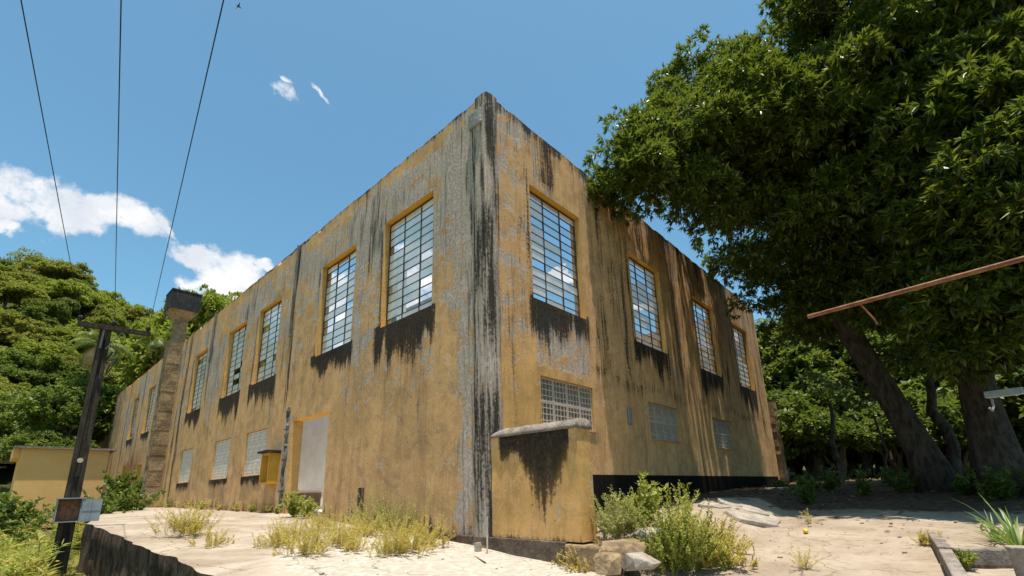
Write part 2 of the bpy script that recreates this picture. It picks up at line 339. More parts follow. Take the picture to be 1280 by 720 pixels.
# ------------------------------------------------------------------ terrain
ix = lambda x, pts: np.interp(x, [p[0] for p in pts], [p[1] for p in pts])
def gz(x, y):
    x, y = np.asarray(x, float), np.asarray(y, float)
    yard = ix(x, [(-5, -1.85), (-2, -1.66), (0, -1.47), (1.2, -1.27), (4, -1.06), (8, -.78), (12, -.42), (20, -.08), (30, .3), (60, 1.5), (150, 4)])
    bank = ix(x, [(.4, -.74), (4, -.66), (8, -.42), (12.8, -.22), (19.4, -.10), (30, .3), (60, 1.5), (150, 4)])
    P3 = np.stack([x, y, 0*x], -1).reshape(-1, 3)
    e = (vnoise(P3, .9, 3).reshape(x.shape)-.5)*.8
    tb = sstep(y, -3.0+e-.35, -2.35+e)*sstep(x, .1, .7)
    z = yard*(1-tb)+bank*tb
    inside = sstep(x, -.3, .2)*sstep(y, -.2, .2)*(1-sstep(x, 21.5, 22))*(1-sstep(y, 57, 58))
    z = z*(1-inside)+(-.62)*inside
    left = 1-sstep(x, -5.4, -4.4)
    lz = -1.78+.2*sstep(-y, 4, 14)
    wl = np.maximum(left, sstep(y, 2, 8)*(1-sstep(x, -.5, .2)))
    z = z*(1-wl)+lz*wl
    hill = sstep(y, 58, 165)*50*(1-.35*sstep(x, -5, 55))*(1-sstep(x, 60, 190))
    bankl = sstep(y, 44, 56)*3.2*(1-sstep(x, -2, 3))
    rise = sstep(np.hypot(x-20, y+5), 60, 400)*6
    lump = (fbm(P3, .05, 9).reshape(x.shape)-.5)*8*sstep(y, 62, 110)
    return z+hill+bankl+rise+lump+(fbm(P3, .6, 5).reshape(x.shape)-.5)*.10
def axis(lo, hi, nlo, nhi, d):
    a = list(np.arange(nlo, nhi+1e-6, d)); s_, v = d, nhi
    while v < hi: s_ *= 1.16; v += s_; a.append(v)
    s_, v = d, nlo
    while v > lo: s_ *= 1.16; v -= s_; a.insert(0, v)
    return np.array(a)
gx, gy = axis(-900, 1200, -9, 12, .2), axis(-900, 1500, -9, 6, .2)
GX, GY = np.meshgrid(gx, gy); GZ = gz(GX, GY)
V = np.stack([GX, GY, GZ], -1).reshape(-1, 3); nx, ny = len(gx), len(gy)
I = np.arange(nx*ny).reshape(ny, nx); Q = np.stack([I[:-1, :-1], I[:-1, 1:], I[1:, 1:], I[1:, :-1]], -1).reshape(-1, 4)
x_, y_ = V[:, 0], V[:, 1]
mask = np.zeros((len(V), 4)); mask[:, 3] = 1
mask[:, 0] = (1-sstep(x_, -4.8, -4.0))
mask[:, 1] = sstep(x_, -4.5, -3)*(1-sstep(x_, 7, 10))*(1-sstep(y_, -1.6, -.8))*sstep(y_, -12, -9)
mask[:, 1] = np.maximum(mask[:, 1], (x_ > 0)*(x_ < 21.5)*(y_ > 0)*(y_ < 57)*1.0)
mask[:, 2] = np.maximum(sstep(y_, 50, 60), sstep(x_, 30, 45))
tag(link('ground', npmesh('ground', V, Q, True, mask), M['ground']), kind='structure')

# raised concrete apron beside the long wall (top sheet + broken vertical edge)
def plat_z(x, y):
    P3 = np.stack([np.asarray(x, float), np.asarray(y, float), 0*np.asarray(x, float)], -1).reshape(-1, 3)
    b = np.interp(y, [-6, -2.4, -.6, 0.5, 3, 10, 24, 40], [-1.55, -1.33, -1.2, -1.1, -.93, -.6, -.5, -.5])
    return b+(fbm(P3, .8, 21).reshape(np.shape(x))-.5)*.07
edge = [(-6.5, -4.35), (-3, -4.5), (0, -4.64), (4, -4.85), (10.1, -5.10)]
ys_ = np.arange(-6.4, 10.11, .15); uu = np.linspace(0, 1, 34)
ex = np.interp(ys_, [e[0] for e in edge], [e[1] for e in edge])+(vnoise(np.stack([ys_, 0*ys_, 0*ys_], -1), 2.2, 4)-.5)*.14
far_y = np.arange(10.25, 33.1, .35); fx = np.interp(far_y, [10.1, 22, 30, 33], [-5.10, -3.2, -1.6, -.6])
YY = np.concatenate([ys_, far_y]); EX = np.concatenate([ex, fx])
PX = EX[:, None]*(1-uu[None])+(np.where(YY > -2.35, .12, .05))[:, None]*uu[None]; PY = np.repeat(YY[:, None], len(uu), 1)
PZ = plat_z(PX, PY)
drop = sstep(YY, -3.0, -6.2)[:, None]*0
PV = np.stack([PX, PY, PZ], -1).reshape(-1, 3); I = np.arange(len(PV)).reshape(len(YY), len(uu))
PQ = np.stack([I[:-1, :-1], I[:-1, 1:], I[1:, 1:], I[1:, :-1]], -1).reshape(-1, 4)
pm = np.zeros((len(PV), 4)); pm[:, 3] = 1
pm[:, 0] = (1-sstep(np.hypot(PV[:, 0]+1.6, (PV[:, 1]+.2)*.62), 1.2, 2.9))*.95+.14
top = npmesh('pavement', PV, PQ, True, pm)
apron = tag(link('pavement', top, M['concrete']), kind='structure')
# side face: rows going down from the edge, rough
rows = np.linspace(0, 1, 9); SV = []
for k, r_ in enumerate(rows):
    for i, yv in enumerate(YY):
        zt = PZ[i, 0]; zb = -2.1
        jit = 0 if k == 0 else (vnoise(np.array([[yv*3, r_*5, 1.]]), 1., 6)[0]-.5)*.10+.02
        SV.append((EX[i]+jit*(-.2)-.03*r_*0+(-.02 if 0 < k < 3 else 0)+jit, yv, zt*(1-r_)+zb*r_))
SV = np.array(SV); I = np.arange(len(SV)).reshape(len(rows), len(YY))
SQ = np.stack([I[:-1, :-1], I[:-1, 1:], I[1:, 1:], I[1:, :-1]], -1).reshape(-1, 4)
link('edge', npmesh('edge', SV, SQ, False), M['mossy'], apron)

# ------------------------------------------------------------------ the warehouse
B = empty('warehouse', (0, 0, 0), 0, 'roofless two-storey ochre warehouse with stained walls and tall gridded windows', 'building')
TOP, TH = 9.94, .36
WIN_L = [(2.12, 4.55), (6.27, 8.70), (12.33, 14.76), (16.34, 18.77), (22.35, 24.78), (34.6, 36.9), (40.2, 42.5)]
WIN_R = [(1.60, 3.95), (6.95, 9.30), (12.5, 14.85), (17.45, 19.75)]
WZ, WZR = (4.70, 8.14), (4.74, 8.06)
VENT_L = [(12.41, 14.66), (16.59, 18.84), (22.5, 24.7)]; VZ = (.79, 2.58)
VENT_R = [(1.75, 4.05), (7.33, 9.60), (12.97, 15.24)]; VZR = (1.46, 2.72)
DOOR = (7.36, 10.05, -.75, 2.60)
def wall_panel(name, side, u0, u1, z0, openings, res, maskfn, off=0., sgn=1, parent=B):
    """a wall of thickness TH with openings; side 'x': plane x=off, u runs along y; side 'y': plane y=off, u runs along x"""
    us = set(np.round(np.arange(u0, u1, res), 3)) | {u1}; zs = set(np.round(np.arange(z0, TOP, res), 3)) | {TOP}
    def fit(s_, vals):
        s_ = sorted(s_)
        for v in vals: s_ = [a for a in s_ if abs(a-v) > res*.45 or a in (s_[0], s_[-1])]+[v]
        return np.array(sorted(set(s_)))
    us = fit(us, [o[i] for o in openings for i in (0, 1)]); zs = fit(zs, [o[i] for o in openings for i in (2, 3)])
    cu, cz = (us[:-1]+us[1:])/2, (zs[:-1]+zs[1:])/2
    solid = np.ones((len(cz), len(cu)), bool)
    for (a, b, c, d) in openings: solid &= ~(((cu > a) & (cu < b))[None] & ((cz > c) & (cz < d))[:, None])
    U, Zv = np.meshgrid(us, zs)
    P3 = np.stack([U, Zv, 0*U+off*3], -1).reshape(-1, 3)
    wav = ((fbm(P3, .7, 31)-.5)*.05).reshape(U.shape)
    for (a, b, c, d) in openings:
        near = ((U > a-.02) & (U < b+.02) & (Zv > c-.02) & (Zv < d+.02)); wav[near] = 0
    wav[:, 0] = 0; wav[:, -1] = 0
    Zj = Zv.copy()
    tj = (fbm(np.stack([us*1.0, 0*us, 0*us+off], -1), 1.3, 41)-.5)*.07+np.where(vnoise(np.stack([us, 0*us, 0*us], -1), 2.6, 44) > .74, -.04, 0)
    Zj[-1] += tj; Zj[-2] += tj*.5
    def pt(d):
        D = off+sgn*d+(wav if d == 0 else 0*wav)
        return np.stack([D, U, Zj] if side == 'x' else [U, D, Zj], -1).reshape(-1, 3)
    outer, inner = pt(0), pt(TH); n_ = len(outer)
    I = np.arange(n_).reshape(U.shape); qq = np.stack([I[:-1, :-1], I[:-1, 1:], I[1:, 1:], I[1:, :-1]], -1)[solid]
    mk = maskfn(U.ravel(), Zv.ravel()); mk = np.concatenate([mk, np.ones((len(mk), 1))], 1)
    mi = mk.copy(); mi[:, 0] *= .3; mi[:, 2] = 0
    Vs, Qs, Ms = [outer, inner], [qq, qq[:, ::-1]+n_], [mk, mi]
    # rims (reveals, top, ends)
    rimV, rimQ, rimM = [], [], []
    pad = np.pad(solid, 1)
    def rim(i, j, fr):
        b = len(rimV); rimV.extend([outer[i], outer[j], inner[j], inner[i]]); rimQ.append((b, b+1, b+2, b+3))
        for k in (i, j, j, i):
            g_ = mk[k].copy()
            if fr: g_[:] = (.22 if fr < .5 else 0., .15, fr, 1)
            else: g_[0] = max(g_[0], .45)
            rimM.append(g_)
    for r_ in range(solid.shape[0]):
        for c_ in range(solid.shape[1]):
            if not solid[r_, c_]: continue
            if not pad[r_+2, c_+1]: rim(I[r_+1, c_], I[r_+1, c_+1], .15*(r_+1 < solid.shape[0]))
            if not pad[r_, c_+1]: rim(I[r_, c_], I[r_, c_+1], .95*(r_ > 0))
            if not pad[r_+1, c_+2]: rim(I[r_, c_+1], I[r_+1, c_+1], .38*(c_+1 < solid.shape[1]))
            if not pad[r_+1, c_]: rim(I[r_, c_], I[r_+1, c_], .38*(c_ > 0))
    Vs.append(np.array(rimV)); Qs.append(np.array(rimQ)+2*n_); Ms.append(np.array(rimM))
    me = npmesh(name, np.concatenate(Vs), np.concatenate(Qs), False, np.concatenate(Ms))
    return link(name, me, M['wall'], parent)
def streak(u, z, seed, sc=3.2): return vnoise(np.stack([u*sc, z*.12, 0*u], -1), 1., seed)
def under(u, z, a, b, zb, depth, seed, pad=.12):
    """grime hanging below a sill"""
    m_ = sstep(u, a-pad-.08, a-pad+.1)*(1-sstep(u, b+pad-.1, b+pad+.08))
    L = depth*(.25+1.3*fbm(np.stack([u*3.0, 0*u, 0*u], -1), 1., seed, 3))
    return m_*(z < zb+.02)*(1-sstep(zb-z, L*.25, L*1.5))
def line(u, u0, wd): return np.exp(-((u-u0)/wd)**2)
def mask_left(u, z):
    P3 = np.stack([u, z, 0*u], -1); n = fbm(P3, .45, 51); n2 = fbm(P3, 1.4, 55)
    blk = np.zeros_like(u)+.06
    for k, (a, b) in enumerate(WIN_L):
        blk = np.maximum(blk, 1.0*under(u, z, a-.05, b+.22, WZ[0], (1.25, .8, 1.05, 1.4, .9, .7, .7)[k], 60+k*7))
        blk = np.maximum(blk, .62*line(u, b+.12, .13)*(z > WZ[0]-.4)*(z < WZ[1]-.2))
        blk = np.maximum(blk, .50*line(u, a-.1, .12)*sstep(z, WZ[1]-.8, WZ[1]+.1)*(1-sstep(z, WZ[1]+.3, WZ[1]+.9)))
    for a, b in VENT_L: blk = np.maximum(blk, .8*under(u, z, a, b+.1, VZ[0], .38, 80))
    for u0, wd, za, zb, s_ in ((5.35, .16, 6.2, 9.6, .62), (5.5, .10, 2.5, 9, .30), (10.95, .14, 3.0, 9.9, .80), (9.2, .2, 7, 9.9, .25), (11.6, .12, 4, 9.9, .4), (15.5, .2, 5, 9.9, .3), (20.3, .22, 6.5, 9.9, .45), (21.6, .13, 4.6, 9.9, .7), (26.3, .35, -.5, 9.9, .75), (27.3, .3, -.5, 9.9, .55), (28.2, .2, 0, 9.9, .5), (31, .3, 3, 9.9, .6), (33.4, .25, 3, 9.9, .55), (38.6, .3, 2, 9.9, .55), (44.5, .4, 2, 9.9, .6), (48, .6, 1, 9.9, .5), (53, .8, 0, 9.9, .6), (.9, .2, 5, 9.9, .30)):
        blk = np.maximum(blk, s_*line(u, u0+.06*np.sin(z*1.3+u0), wd)*sstep(z, za-.6, za+.6)*(1-sstep(z, zb-.3, zb+.3)))
    blk = np.maximum(blk, .62*sstep(z, 9.72, 9.94)*(.5+n2))
    blk = np.maximum(blk, .50*(1-sstep(z-plat_z(0*u, u), .10, .75))*(.45+n2))
    blk = np.maximum(blk, .34*sstep(n, .52, .7)*sstep(z, 2.2, 5))
    blk = np.maximum(blk, .46*sstep(u, 44, 50))
    g = .12+.44*sstep(z, 2.4, 5.4)+.12*sstep(z, 5.6, 8)+.12*(1-sstep(u, 2, 5))*sstep(z, 3, 5)-.42*sstep(z, 9.2, 9.6)-.06*(1-sstep(z, 0, 2.5))
    g = g+1.3*(n-.5)*sstep(z, 1.0, 4)+.4*(n2-.5)
    g = g-.18*sstep(u, 12, 18)
    g = np.maximum(g, .62*line(u, .75, .42)*(.35+streak(u, z, 71)))
    g = np.maximum(g, .75*line(u, 10.55, .28)*sstep(z, -.6, .2)*(1-sstep(z, 2.9, 3.4)))
    fr = np.zeros_like(u)
    for (a, b) in WIN_L[:5]: fr = np.maximum(fr, .25*(u > b)*(u < b+.06)*(z > WZ[0])*(z < WZ[1]))
    return np.stack([np.clip(blk, 0, 1), np.clip(g, 0, 1), fr], -1)
def mask_right(u, z):
    P3 = np.stack([u, z, 0*u+9], -1); n = fbm(P3, .5, 151); n2 = fbm(P3, 1.4, 155)
    blk = np.zeros_like(u)+.05+.22*sstep(z, 6.8, 9.6)*(.3+n)+.17*sstep(u, 4.4, 5.4)*sstep(z, 2.9, 3.6)  # last term paints deeper tree shade, along with grime, onto the upper wall
    for k, (a, b) in enumerate(WIN_R):
        blk = np.maximum(blk, .9*under(u, z, a-.05, b+.05, WZR[0], 1.25, 160+k))
        blk = np.maximum(blk, .62*line(u, a-.16, .15)*(z > WZR[0]-.8)*(z < WZR[1]+.5))
        blk = np.maximum(blk, .50*line(u, b+.15, .1)*(z < WZR[0]+.8)*(z > WZR[0]-.8))
        blk = np.maximum(blk, .62*line(u, (a+b)/2-.4, .5)*sstep(z, WZR[1]+.1, WZR[1]+.4))
    for u0, wd, za, zb, s_ in ((1.1, .16, 4, 9.9, .46), (.75, .1, 1, 9.9, .35), (5.0, .28, 3.0, 9.9, .58), (5.7, .5, 5, 9.9, .45), (6.3, .2, 3, 9.9, .52), (10.4, .3, 3.5, 9.9, .55), (11.3, .3, 5, 9.9, .5), (15.8, .3, 4, 9.9, .55), (16.7, .2, 3, 9.9, .5), (20.4, .3, 2, 9.9, .55)):
        blk = np.maximum(blk, s_*line(u, u0+.05*np.sin(z*1.1+u0), wd)*sstep(z, za-.8, za+.8)*(1-sstep(z, zb-.3, zb+.3)))
    blk = np.maximum(blk, .70*sstep(z, 9.3, 9.9)*(.35+n2))
    blk = np.maximum(blk, .40*line(z, 3.2+.12*np.sin(u*1.7), .28)*sstep(u, 3.6, 4.4)*(.5+n))
    blk = np.maximum(blk, .34*sstep(n, .5, .68)*sstep(z, 2.6, 4.2))
    g = .05+.20*sstep(z, 5, 9)+.7*(n-.5)+.4*(n2-.5)-.22*(1-sstep(z, 1.8, 3.2))+.26*(1-sstep(u, 1.2, 2.0))*sstep(z, 2.5, 4)
    g = np.maximum(g, .55*line(u, .78, .22)*(.4+streak(u, z, 171)))
    g = np.maximum(g, .60*(u > 1.6)*(u < 4)*(z > 2.9)*(z < 4.6)*(.45+n))
    fr = .28*(1-sstep(u, 1.2, 4.2))*(1-sstep(z, 2.5, 4))
    return np.stack([np.clip(blk, 0, 1), np.clip(g, 0, 1), fr], -1)
mask_in = lambda u, z: np.stack([0*u+.25, 0*u+.35, 0*u], -1)
opL = [(a, b, *WZ) for a, b in WIN_L]+[(a, b, *VZ) for a, b in VENT_L]+[DOOR, (34.9, 36.6, -1., 2.4), (40.5, 42.2, .8, 2.5)]
opR = [(a, b, *WZR) for a, b in WIN_R]+[(a, b, *VZR) for a, b in VENT_R]
wall_panel('wall', 'x', 0.0, 58.0, -1.75, opL, .16, mask_left)
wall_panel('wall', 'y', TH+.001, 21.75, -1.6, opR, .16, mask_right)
wall_panel('wall', 'x', TH+.001, 57.6, -1.6, [(y0, y0+2.4, 4.7, 8.1) for y0 in (4, 10, 16, 22, 28, 34, 40)], .8, mask_in, 21.74, -1)
wall_panel('wall', 'y', TH+.001, 21.37, -1.6, [], .8, mask_in, 58.0-TH-.001)

def window(a, b, z0, z1, side, seed, single=True, boarded=False):
    """steel frame (part) with panes (sub-parts); glass sits 0.2 m behind the wall face"""
    rr = random.Random(seed); d0 = .20; cols, rowsn = 3, 13; bw = .022
    bar = MB(); put = (lambda u0, u1, q0, q1, za, zb: bar.box(q0, q1, u0, u1, za, zb)) if side == 'x' else (lambda u0, u1, q0, q1, za, zb: bar.box(u0, u1, q0, q1, za, zb))
    put(a+.004, a+.045, d0-.02, d0+.03, z0+.004, z1-.004); put(b-.045, b-.004, d0-.02, d0+.03, z0+.004, z1-.004)
    put(a+.046, b-.046, d0-.021, d0+.029, z0+.004, z0+.05); put(a+.046, b-.046, d0-.021, d0+.029, z1-.05, z1-.004)
    cw, rh = (b-a)/cols, (z1-z0)/rowsn
    for k in range(1, cols): put(a+k*cw-bw/2, a+k*cw+bw/2, d0-.022, d0+.024, z0+.051, z1-.051)
    for k in range(1, rowsn): put(a+.046, b-.046, d0-.016, d0+.016, z0+k*rh-.009, z0+k*rh+.009)
    fo = bar.build('window', M['steel'], B)
    stuff = MB(); me_c = {}
    for i in range(cols):
        for k in range(rowsn):
            u = rr.random()
            if u < .11: continue
            mt = 'glass_dusty' if u < .66 else ('glass_clear' if u < .86 else 'glass_old')
            if side == 'y': mt = 'glass_dusty' if u < .40 else ('glass_clear' if u < .93 else 'glass_old')
            if boarded or (side == 'x' and a > 12 and u < .9): mt = 'glass_dusty'
            hu, hz, hd = cw/2-bw/2-.002, rh/2-.0105, .002
            cu_, cz_ = a+(i+.5)*cw, z0+(k+.5)*rh
            if i in (0, cols-1): hu -= .014; cu_ += .014*(1 if i == 0 else -1)
            if k in (0, rowsn-1): hz -= .016; cz_ += .018*(1 if k == 0 else -1)
            if single:
                key = (mt, i in (0, cols-1), k in (0, rowsn-1))
                if key not in me_c:
                    q = MB(); q.box(-hd, hd, -hu, hu, -hz, hz) if side == 'x' else q.box(-hu, hu, -hd, hd, -hz, hz)
                    me_c[key] = q.mesh('pane'); me_c[key].materials.append(M[mt])
                p = link('pane', me_c[key], None, fo); p.location = (d0, cu_, cz_) if side == 'x' else (cu_, d0, cz_)
                p.rotation_euler = (0, 0, rr.gauss(0, .012)) if rr.random() < .5 else (0, 0, 0)
            else:
                stuff.box(d0-hd, d0+hd, cu_-hu, cu_+hu, cz_-hz, cz_+hz) if side == 'x' else stuff.box(cu_-hu, cu_+hu, d0-hd, d0+hd, cz_-hz, cz_+hz)
    if not single: tag(stuff.build('pane', M['glass_dusty'], fo), kind='stuff')
for k, (a, b) in enumerate(WIN_L): window(a, b, *WZ, 'x', 100+k, k < 3, k > 4)
for k, (a, b) in enumerate(WIN_R): window(a, b, *WZR, 'y', 200+k, k < 3)
def vent(a, b, z0, z1, side, cols, rowsn, mt):
    """frame of mortar with pierced concrete blocks"""
    d0, dep = .07, .10; cw, rh = (b-a)/cols, (z1-z0)/rowsn; hn = 4
    blk = MB(); bx = (lambda u0, u1, q0, q1, za, zb: blk.box(q0, q1, u0, u1, za, zb)) if side == 'x' else (lambda u0, u1, q0, q1, za, zb: blk.box(u0, u1, q0, q1, za, zb))
    g = .004; W_, H_ = cw/2-g, rh/2-g
    for k in range(hn+1):
        t_ = .012 if 0 < k < hn else .022; c_ = -W_+2*W_*k/hn; c_ = min(max(c_, -W_+t_), W_-t_); bx(c_-t_, c_+t_, 0, dep, -H_, H_)
        c_ = -H_+2*H_*k/hn; c_ = min(max(c_, -H_+t_), H_-t_)
        bx(-W_, W_, .003, dep-.003, c_-t_, c_+t_)
    me = blk.mesh('block'); me.materials.append(M[mt])
    fr = MB(); fx = (lambda u0, u1, q0, q1, za, zb: fr.box(q0, q1, u0, u1, za, zb)) if side == 'x' else (lambda u0, u1, q0, q1, za, zb: fr.box(u0, u1, q0, q1, za, zb))
    fx(a+.002, b-.002, -.035, .30, z0+.001, z0+.03)
    fo = fr.build('vent', M['wall'], B)
    for i in range(cols):
        for k in range(rowsn):
            o = link('block', me, None, fo); u, z = a+(i+.5)*cw, z0+(k+.5)*rh+(.015 if k == 0 else 0)
            o.location = (d0+random.uniform(-.004, .004), u, z) if side == 'x' else (u, d0+random.uniform(-.004, .004), z)
for a, b in VENT_L: vent(a, b, *VZ, 'x', 4, 3, 'vent')
for a, b in VENT_R: vent(a, b, *VZR, 'y', 4, 2, 'vent_r')

# corner pilaster, broken near its top, and the mortar below the parapet
zz = np.linspace(-1.6, 9.95, 90); pv, pa_ = [], []
for z in zz:
    nz = lambda k, f: vnoise(np.array([[k, 0, z*f]]), 1, 5)[0]-.5
    o_ = .045+.02*nz(0, 2.); wl_ = (.50 if z < 9.05 else .34)+.06*nz(1, 1.5); wr_ = .36+.05*nz(2, 1.5)
    row = [(.03, wl_), (-o_, wl_-.03), (-o_-.01, .36), (-o_-.012, .22), (-o_-.01, .10), (-o_*.6, -o_*.6), (.10, -o_-.01), (.2, -o_-.012), (wr_-.03, -o_), (wr_, .03)]
    for k, (a, b) in enumerate(row):
        pv.append((a, b, z)); low = 1-sstep(z, -.5, 2)
        pa_.append((min(1, (.40, .56, .46, .58, .60, .62, .66, .54, .42, .46)[k]*(.9+.9*nz(5+k*.3, .7))+.10*sstep(z, 2, 7)), .95 if k < 8 else .5, 0, 1))
nP = 10; pv, pa_ = np.array(pv), np.array(pa_); I = np.arange(len(pv)).reshape(len(zz), nP)
link('pilaster', npmesh('pilaster', pv, np.stack([I[:-1, :-1], I[:-1, 1:], I[1:, 1:], I[1:, :-1]], -1).reshape(-1, 4), False, pa_), M['wall'], B)
q = MB(); q.box(-.03, .34, -.03, .34, 9.90, 9.965, .012); q.build('corner_coping', M['grey_plaster'], B)
cp = MB(); cp.box(-.10, .02, .12, .58, 9.08, 9.55, .02); bevel(cp.build('broken_cap', M['stone'], B), .03)
# black painted band and wall base on the short side
bd = MB(); us_ = np.arange(.42, 21.8, .6)
for a, b in zip(us_[:-1], us_[1:]): bd.box(a, b-.002, -.018, .005, -1.3, .335)
bd.build('painted_band', M['black_paint'], B)
# projecting concrete foot below the long wall near the corner
ft = MB()
for a, b in ((.52, 1.9), (1.905, 3.4)): ft.box(-.07, .01, a, b, -1.7, -.90-.02*(a > 1))
bevel(ft.build('wall_foot', M['mossy'], B), .02)
# old downpipe chase beside the door
dp = MB(); pts = []
for k in range(34):
    z = 3.15-k*.118; pts.append((-.01+.015*math.sin(k*1.9), 10.46+.05*math.sin(k*.7)-.02*k/34, z))
dp.tube(pts, [.055+.03*abs(math.sin(k*1.3)) for k in range(34)], 8, .3)
for k, z in enumerate((2.95, 2.3, 1.75, 1.2, .5, .1)): dp.box(-.10, .02, 10.38+.03*(k % 2), 10.54, z, z+.07, .02)
dp.build('downpipe', M['grey_plaster'], B)
for y0, z1, z0 in ((21.55, 9.9, 7.1), (10.98, 9.9, 6.0)):
    q = MB(); q.tube([(-.05, y0, z) for z in np.linspace(z1, z0, 8)], .06, 8, .1); q.build('downpipe', M['grey_plaster'], B)
q = MB(); q.tube([(-.05+.02*math.sin(k), 31.3, 9.3-k*.95) for k in range(11)], .075, 8); q.build('downpipe', M['boxgrey'], B)
# hooded yellow meter niche on the long wall
nb = MB(); y0, y1, z0, z1 = 11.0, 11.78, .42, 1.52
nb.box(-.34, .0, y0, y0+.07, z0, z1); nb.box(-.34, .0, y1-.07, y1, z0, z1); nb.box(-.34, .0, y0+.071, y1-.071, z0, z0+.07); nb.box(-.34, .0, y0+.071, y1-.071, z1-.07, z1); nb.box(-.10, -.002, y0+.072, y1-.072, z0+.071, z1-.071)
no = nb.build('meter_niche', M['yellow'], B)
hd = MB(); hd.box(-.46, .0, y0-.12, y1+.10, z1+.002, z1+.09, .012); hd.build('hood', M['soot'], no)
sb = MB(); sb.box(-.02, .01, 4.98, 5.26, -.36, .16); sbo = sb.build('switch_recess', M['soot'], B)
sb = MB(); sb.box(-.045, -.021, 5.0, 5.06, -.34, .14); sb.box(-.045, -.021, 5.18, 5.24, -.34, .14); sb.build('frame', M['dark_board'], sbo)
p = on_y(786, 520); q = MB(); q.box(p[0]-.10, p[0]+.10, -.07, .0, p[2]-.27, p[2]+.27); bevel(q.build('meter_plate', M['galv'], B), .05, 3)

# chimney stack with tank on the long wall
ch = MB()
for i in range(38):
    za, zb = -1.7+i*.305, -1.7+(i+1)*.305
    ch.box(-.72+random.uniform(-.012, .012), -.001, 28.45+random.uniform(-.012, .012), 29.6, za, zb-.004)
cho = ch.build('chimney', M['brickish'], B)
nk = MB(); pr = [(10.05, .34), (11.2, .34), (11.45, .42), (11.75, .62), (11.98, .80)]; cx, cyy = -.22, 29.0
for (za, ra), (zb, rb) in zip(pr[:-1], pr[1:]):
    nk.add([(cx+sx*ra, cyy+sy*ra, za) for sx, sy in ((-1, -1), (1, -1), (1, 1), (-1, 1))]+[(cx+sx*rb, cyy+sy*rb, zb) for sx, sy in ((-1, -1), (1, -1), (1, 1), (-1, 1))], [(0, 1, 5, 4), (1, 2, 6, 5), (2, 3, 7, 6), (3, 0, 4, 7)])
nk.box(cx-.42, cx+.42, cyy-.42, cyy+.42, 9.885, 10.05)
nk.build('neck', M['brickish'], cho)
tk = MB()
for k in range(4): tk.box(cx-.84+k*.42, cx-.84+(k+1)*.42-.012, cyy-.84, cyy+.84, 11.99, 13.22)
tk.box(cx-.86, cx+.86, cyy-.86, cyy+.86, 13.225, 13.30); tk.build('tank', M['soot'], cho)

# inside the shell
fl_ = MB(); fl_.box(TH+.02, 2.95, 6.4, 22, -.75, -.56); fl_.build('added_slab', M['white_wall'], B)  # pale slab added to bounce sunlight onto the interior wall
iw = MB(); iw.box(3.0, 3.25, 13.65, 30., .12, 4.3); iw.box(3.0, 3.25, 6.4, 13.648, -.8, 4.3); iw.build('interior_wall', M['white_wall'], B)
ib = MB(); ib.box(2.9, 2.98, 13.7, 18.0, -.70, .09); ib.build('interior_panel', M['dark_board'], B)
ir = MB()
for k in range(70):
    s_ = random.uniform(.05, .16); y = random.uniform(6.8, 12.5); x = random.uniform(.5, 2.8); ir.box(x-s_, x+s_, y+2-s_, y+2+s_, -.72, -.62+s_*1.1, s_*.35)
tag(ir.build('rubble', M['rubble'], B), kind='stuff')
q = MB(); q.box(TH+.01, 1.7, 11.9, 57., 3.25, 3.5); q.build('added_slab', M['stone'], B)  # unseen slab added to keep sunlight off the long-wall vent holes
q = MB(); q.box(3.3, 21.3, TH+.01, 5.5, 3.3, 3.55); q.box(TH+.01, 3.29, TH+.01, 5.5, 3.3, 3.55); q.box(TH+.01, 21.3, 5.3, 5.49, -.9, 3.29); q.build('added_slab', M['stone'], B)  # unseen slab and backing wall added to darken the short-wall vent holes
for (px, py, dx, hgt) in ((492, 330, 2.2, 1.1), (489, 400, 2.2, .9)):
    p = on_x(px, py, dx); q = MB(); q.box(dx, dx+.4, p[1]-.35, p[1]+.5, -.7, p[2]+.2); q.build('interior_column', M['white_wall'], B)
pa, pb = on_x(498, 352, 3.4), on_x(540, 372, 3.4)
q = MB(); q.box(3.4, 3.75, pb[1]-.4, pa[1]+.4, min(pa[2], pb[2])-.35, min(pa[2], pb[2])+.05); q.box(3.42, 3.73, pa[1]+.0, pa[1]+.39, -.7, min(pa[2], pb[2])-.36); q.build('interior_beam', M['stone'], B)

# far return wall stub at the end of the short side
fs = MB()
for k in range(12): fs.box(22.0, 22.9-.02*k, -.2, .35, -.6+k*.42, -.6+(k+1)*.42-.006, .02)
tag(fs.build('wall_stub', M['brickish']), 'narrow broken brown wall stub beside the far end of the short facade', 'wall')

# ------------------------------------------------------------------ low wall at the corner
LW = empty('boundary_wall', (0.2, -1.1, -1.5), 0, 'short ochre boundary wall with rounded cap and black stain joined to building corner', 'wall')
def rel(o, e):
    o.matrix_parent_inverse = Matrix.Translation(-Vector(e.location)); return o
ys2 = np.linspace(-2.2, -.02, 23); zs2 = np.linspace(-.90, 1.06, 20); Yg, Zg = np.meshgrid(ys2, zs2)
def mask_low(u, z):
    n = fbm(np.stack([u, z, 0*u+3], -1), 1.6, 77)
    L = (.46+.85*np.exp(-((u+1.35)/.42)**2))*(.35+1.2*fbm(np.stack([u*3.5, 0*u, 0*u], -1), 1, 33, 3))
    blk = sstep(u, -2.12, -1.95)*(1-sstep(u, -.35, -.08))*(1-sstep(1.06-z, L*.45, L*1.45+.05))
    blk = np.maximum(blk*.95, .5*(1-sstep(z, -.9, -.72)))
    return np.stack([np.clip(blk, 0, 1), .12+.6*(n-.5), .30*(1-blk)*(z < .8)*(.3+n)], -1)
def face(pts_fn, U, Zv, mk, name, parent):
    I = np.arange(U.size).reshape(U.shape); qq = np.stack([I[:-1, :-1], I[:-1, 1:], I[1:, 1:], I[1:, :-1]], -1).reshape(-1, 4)
    return pts_fn, qq
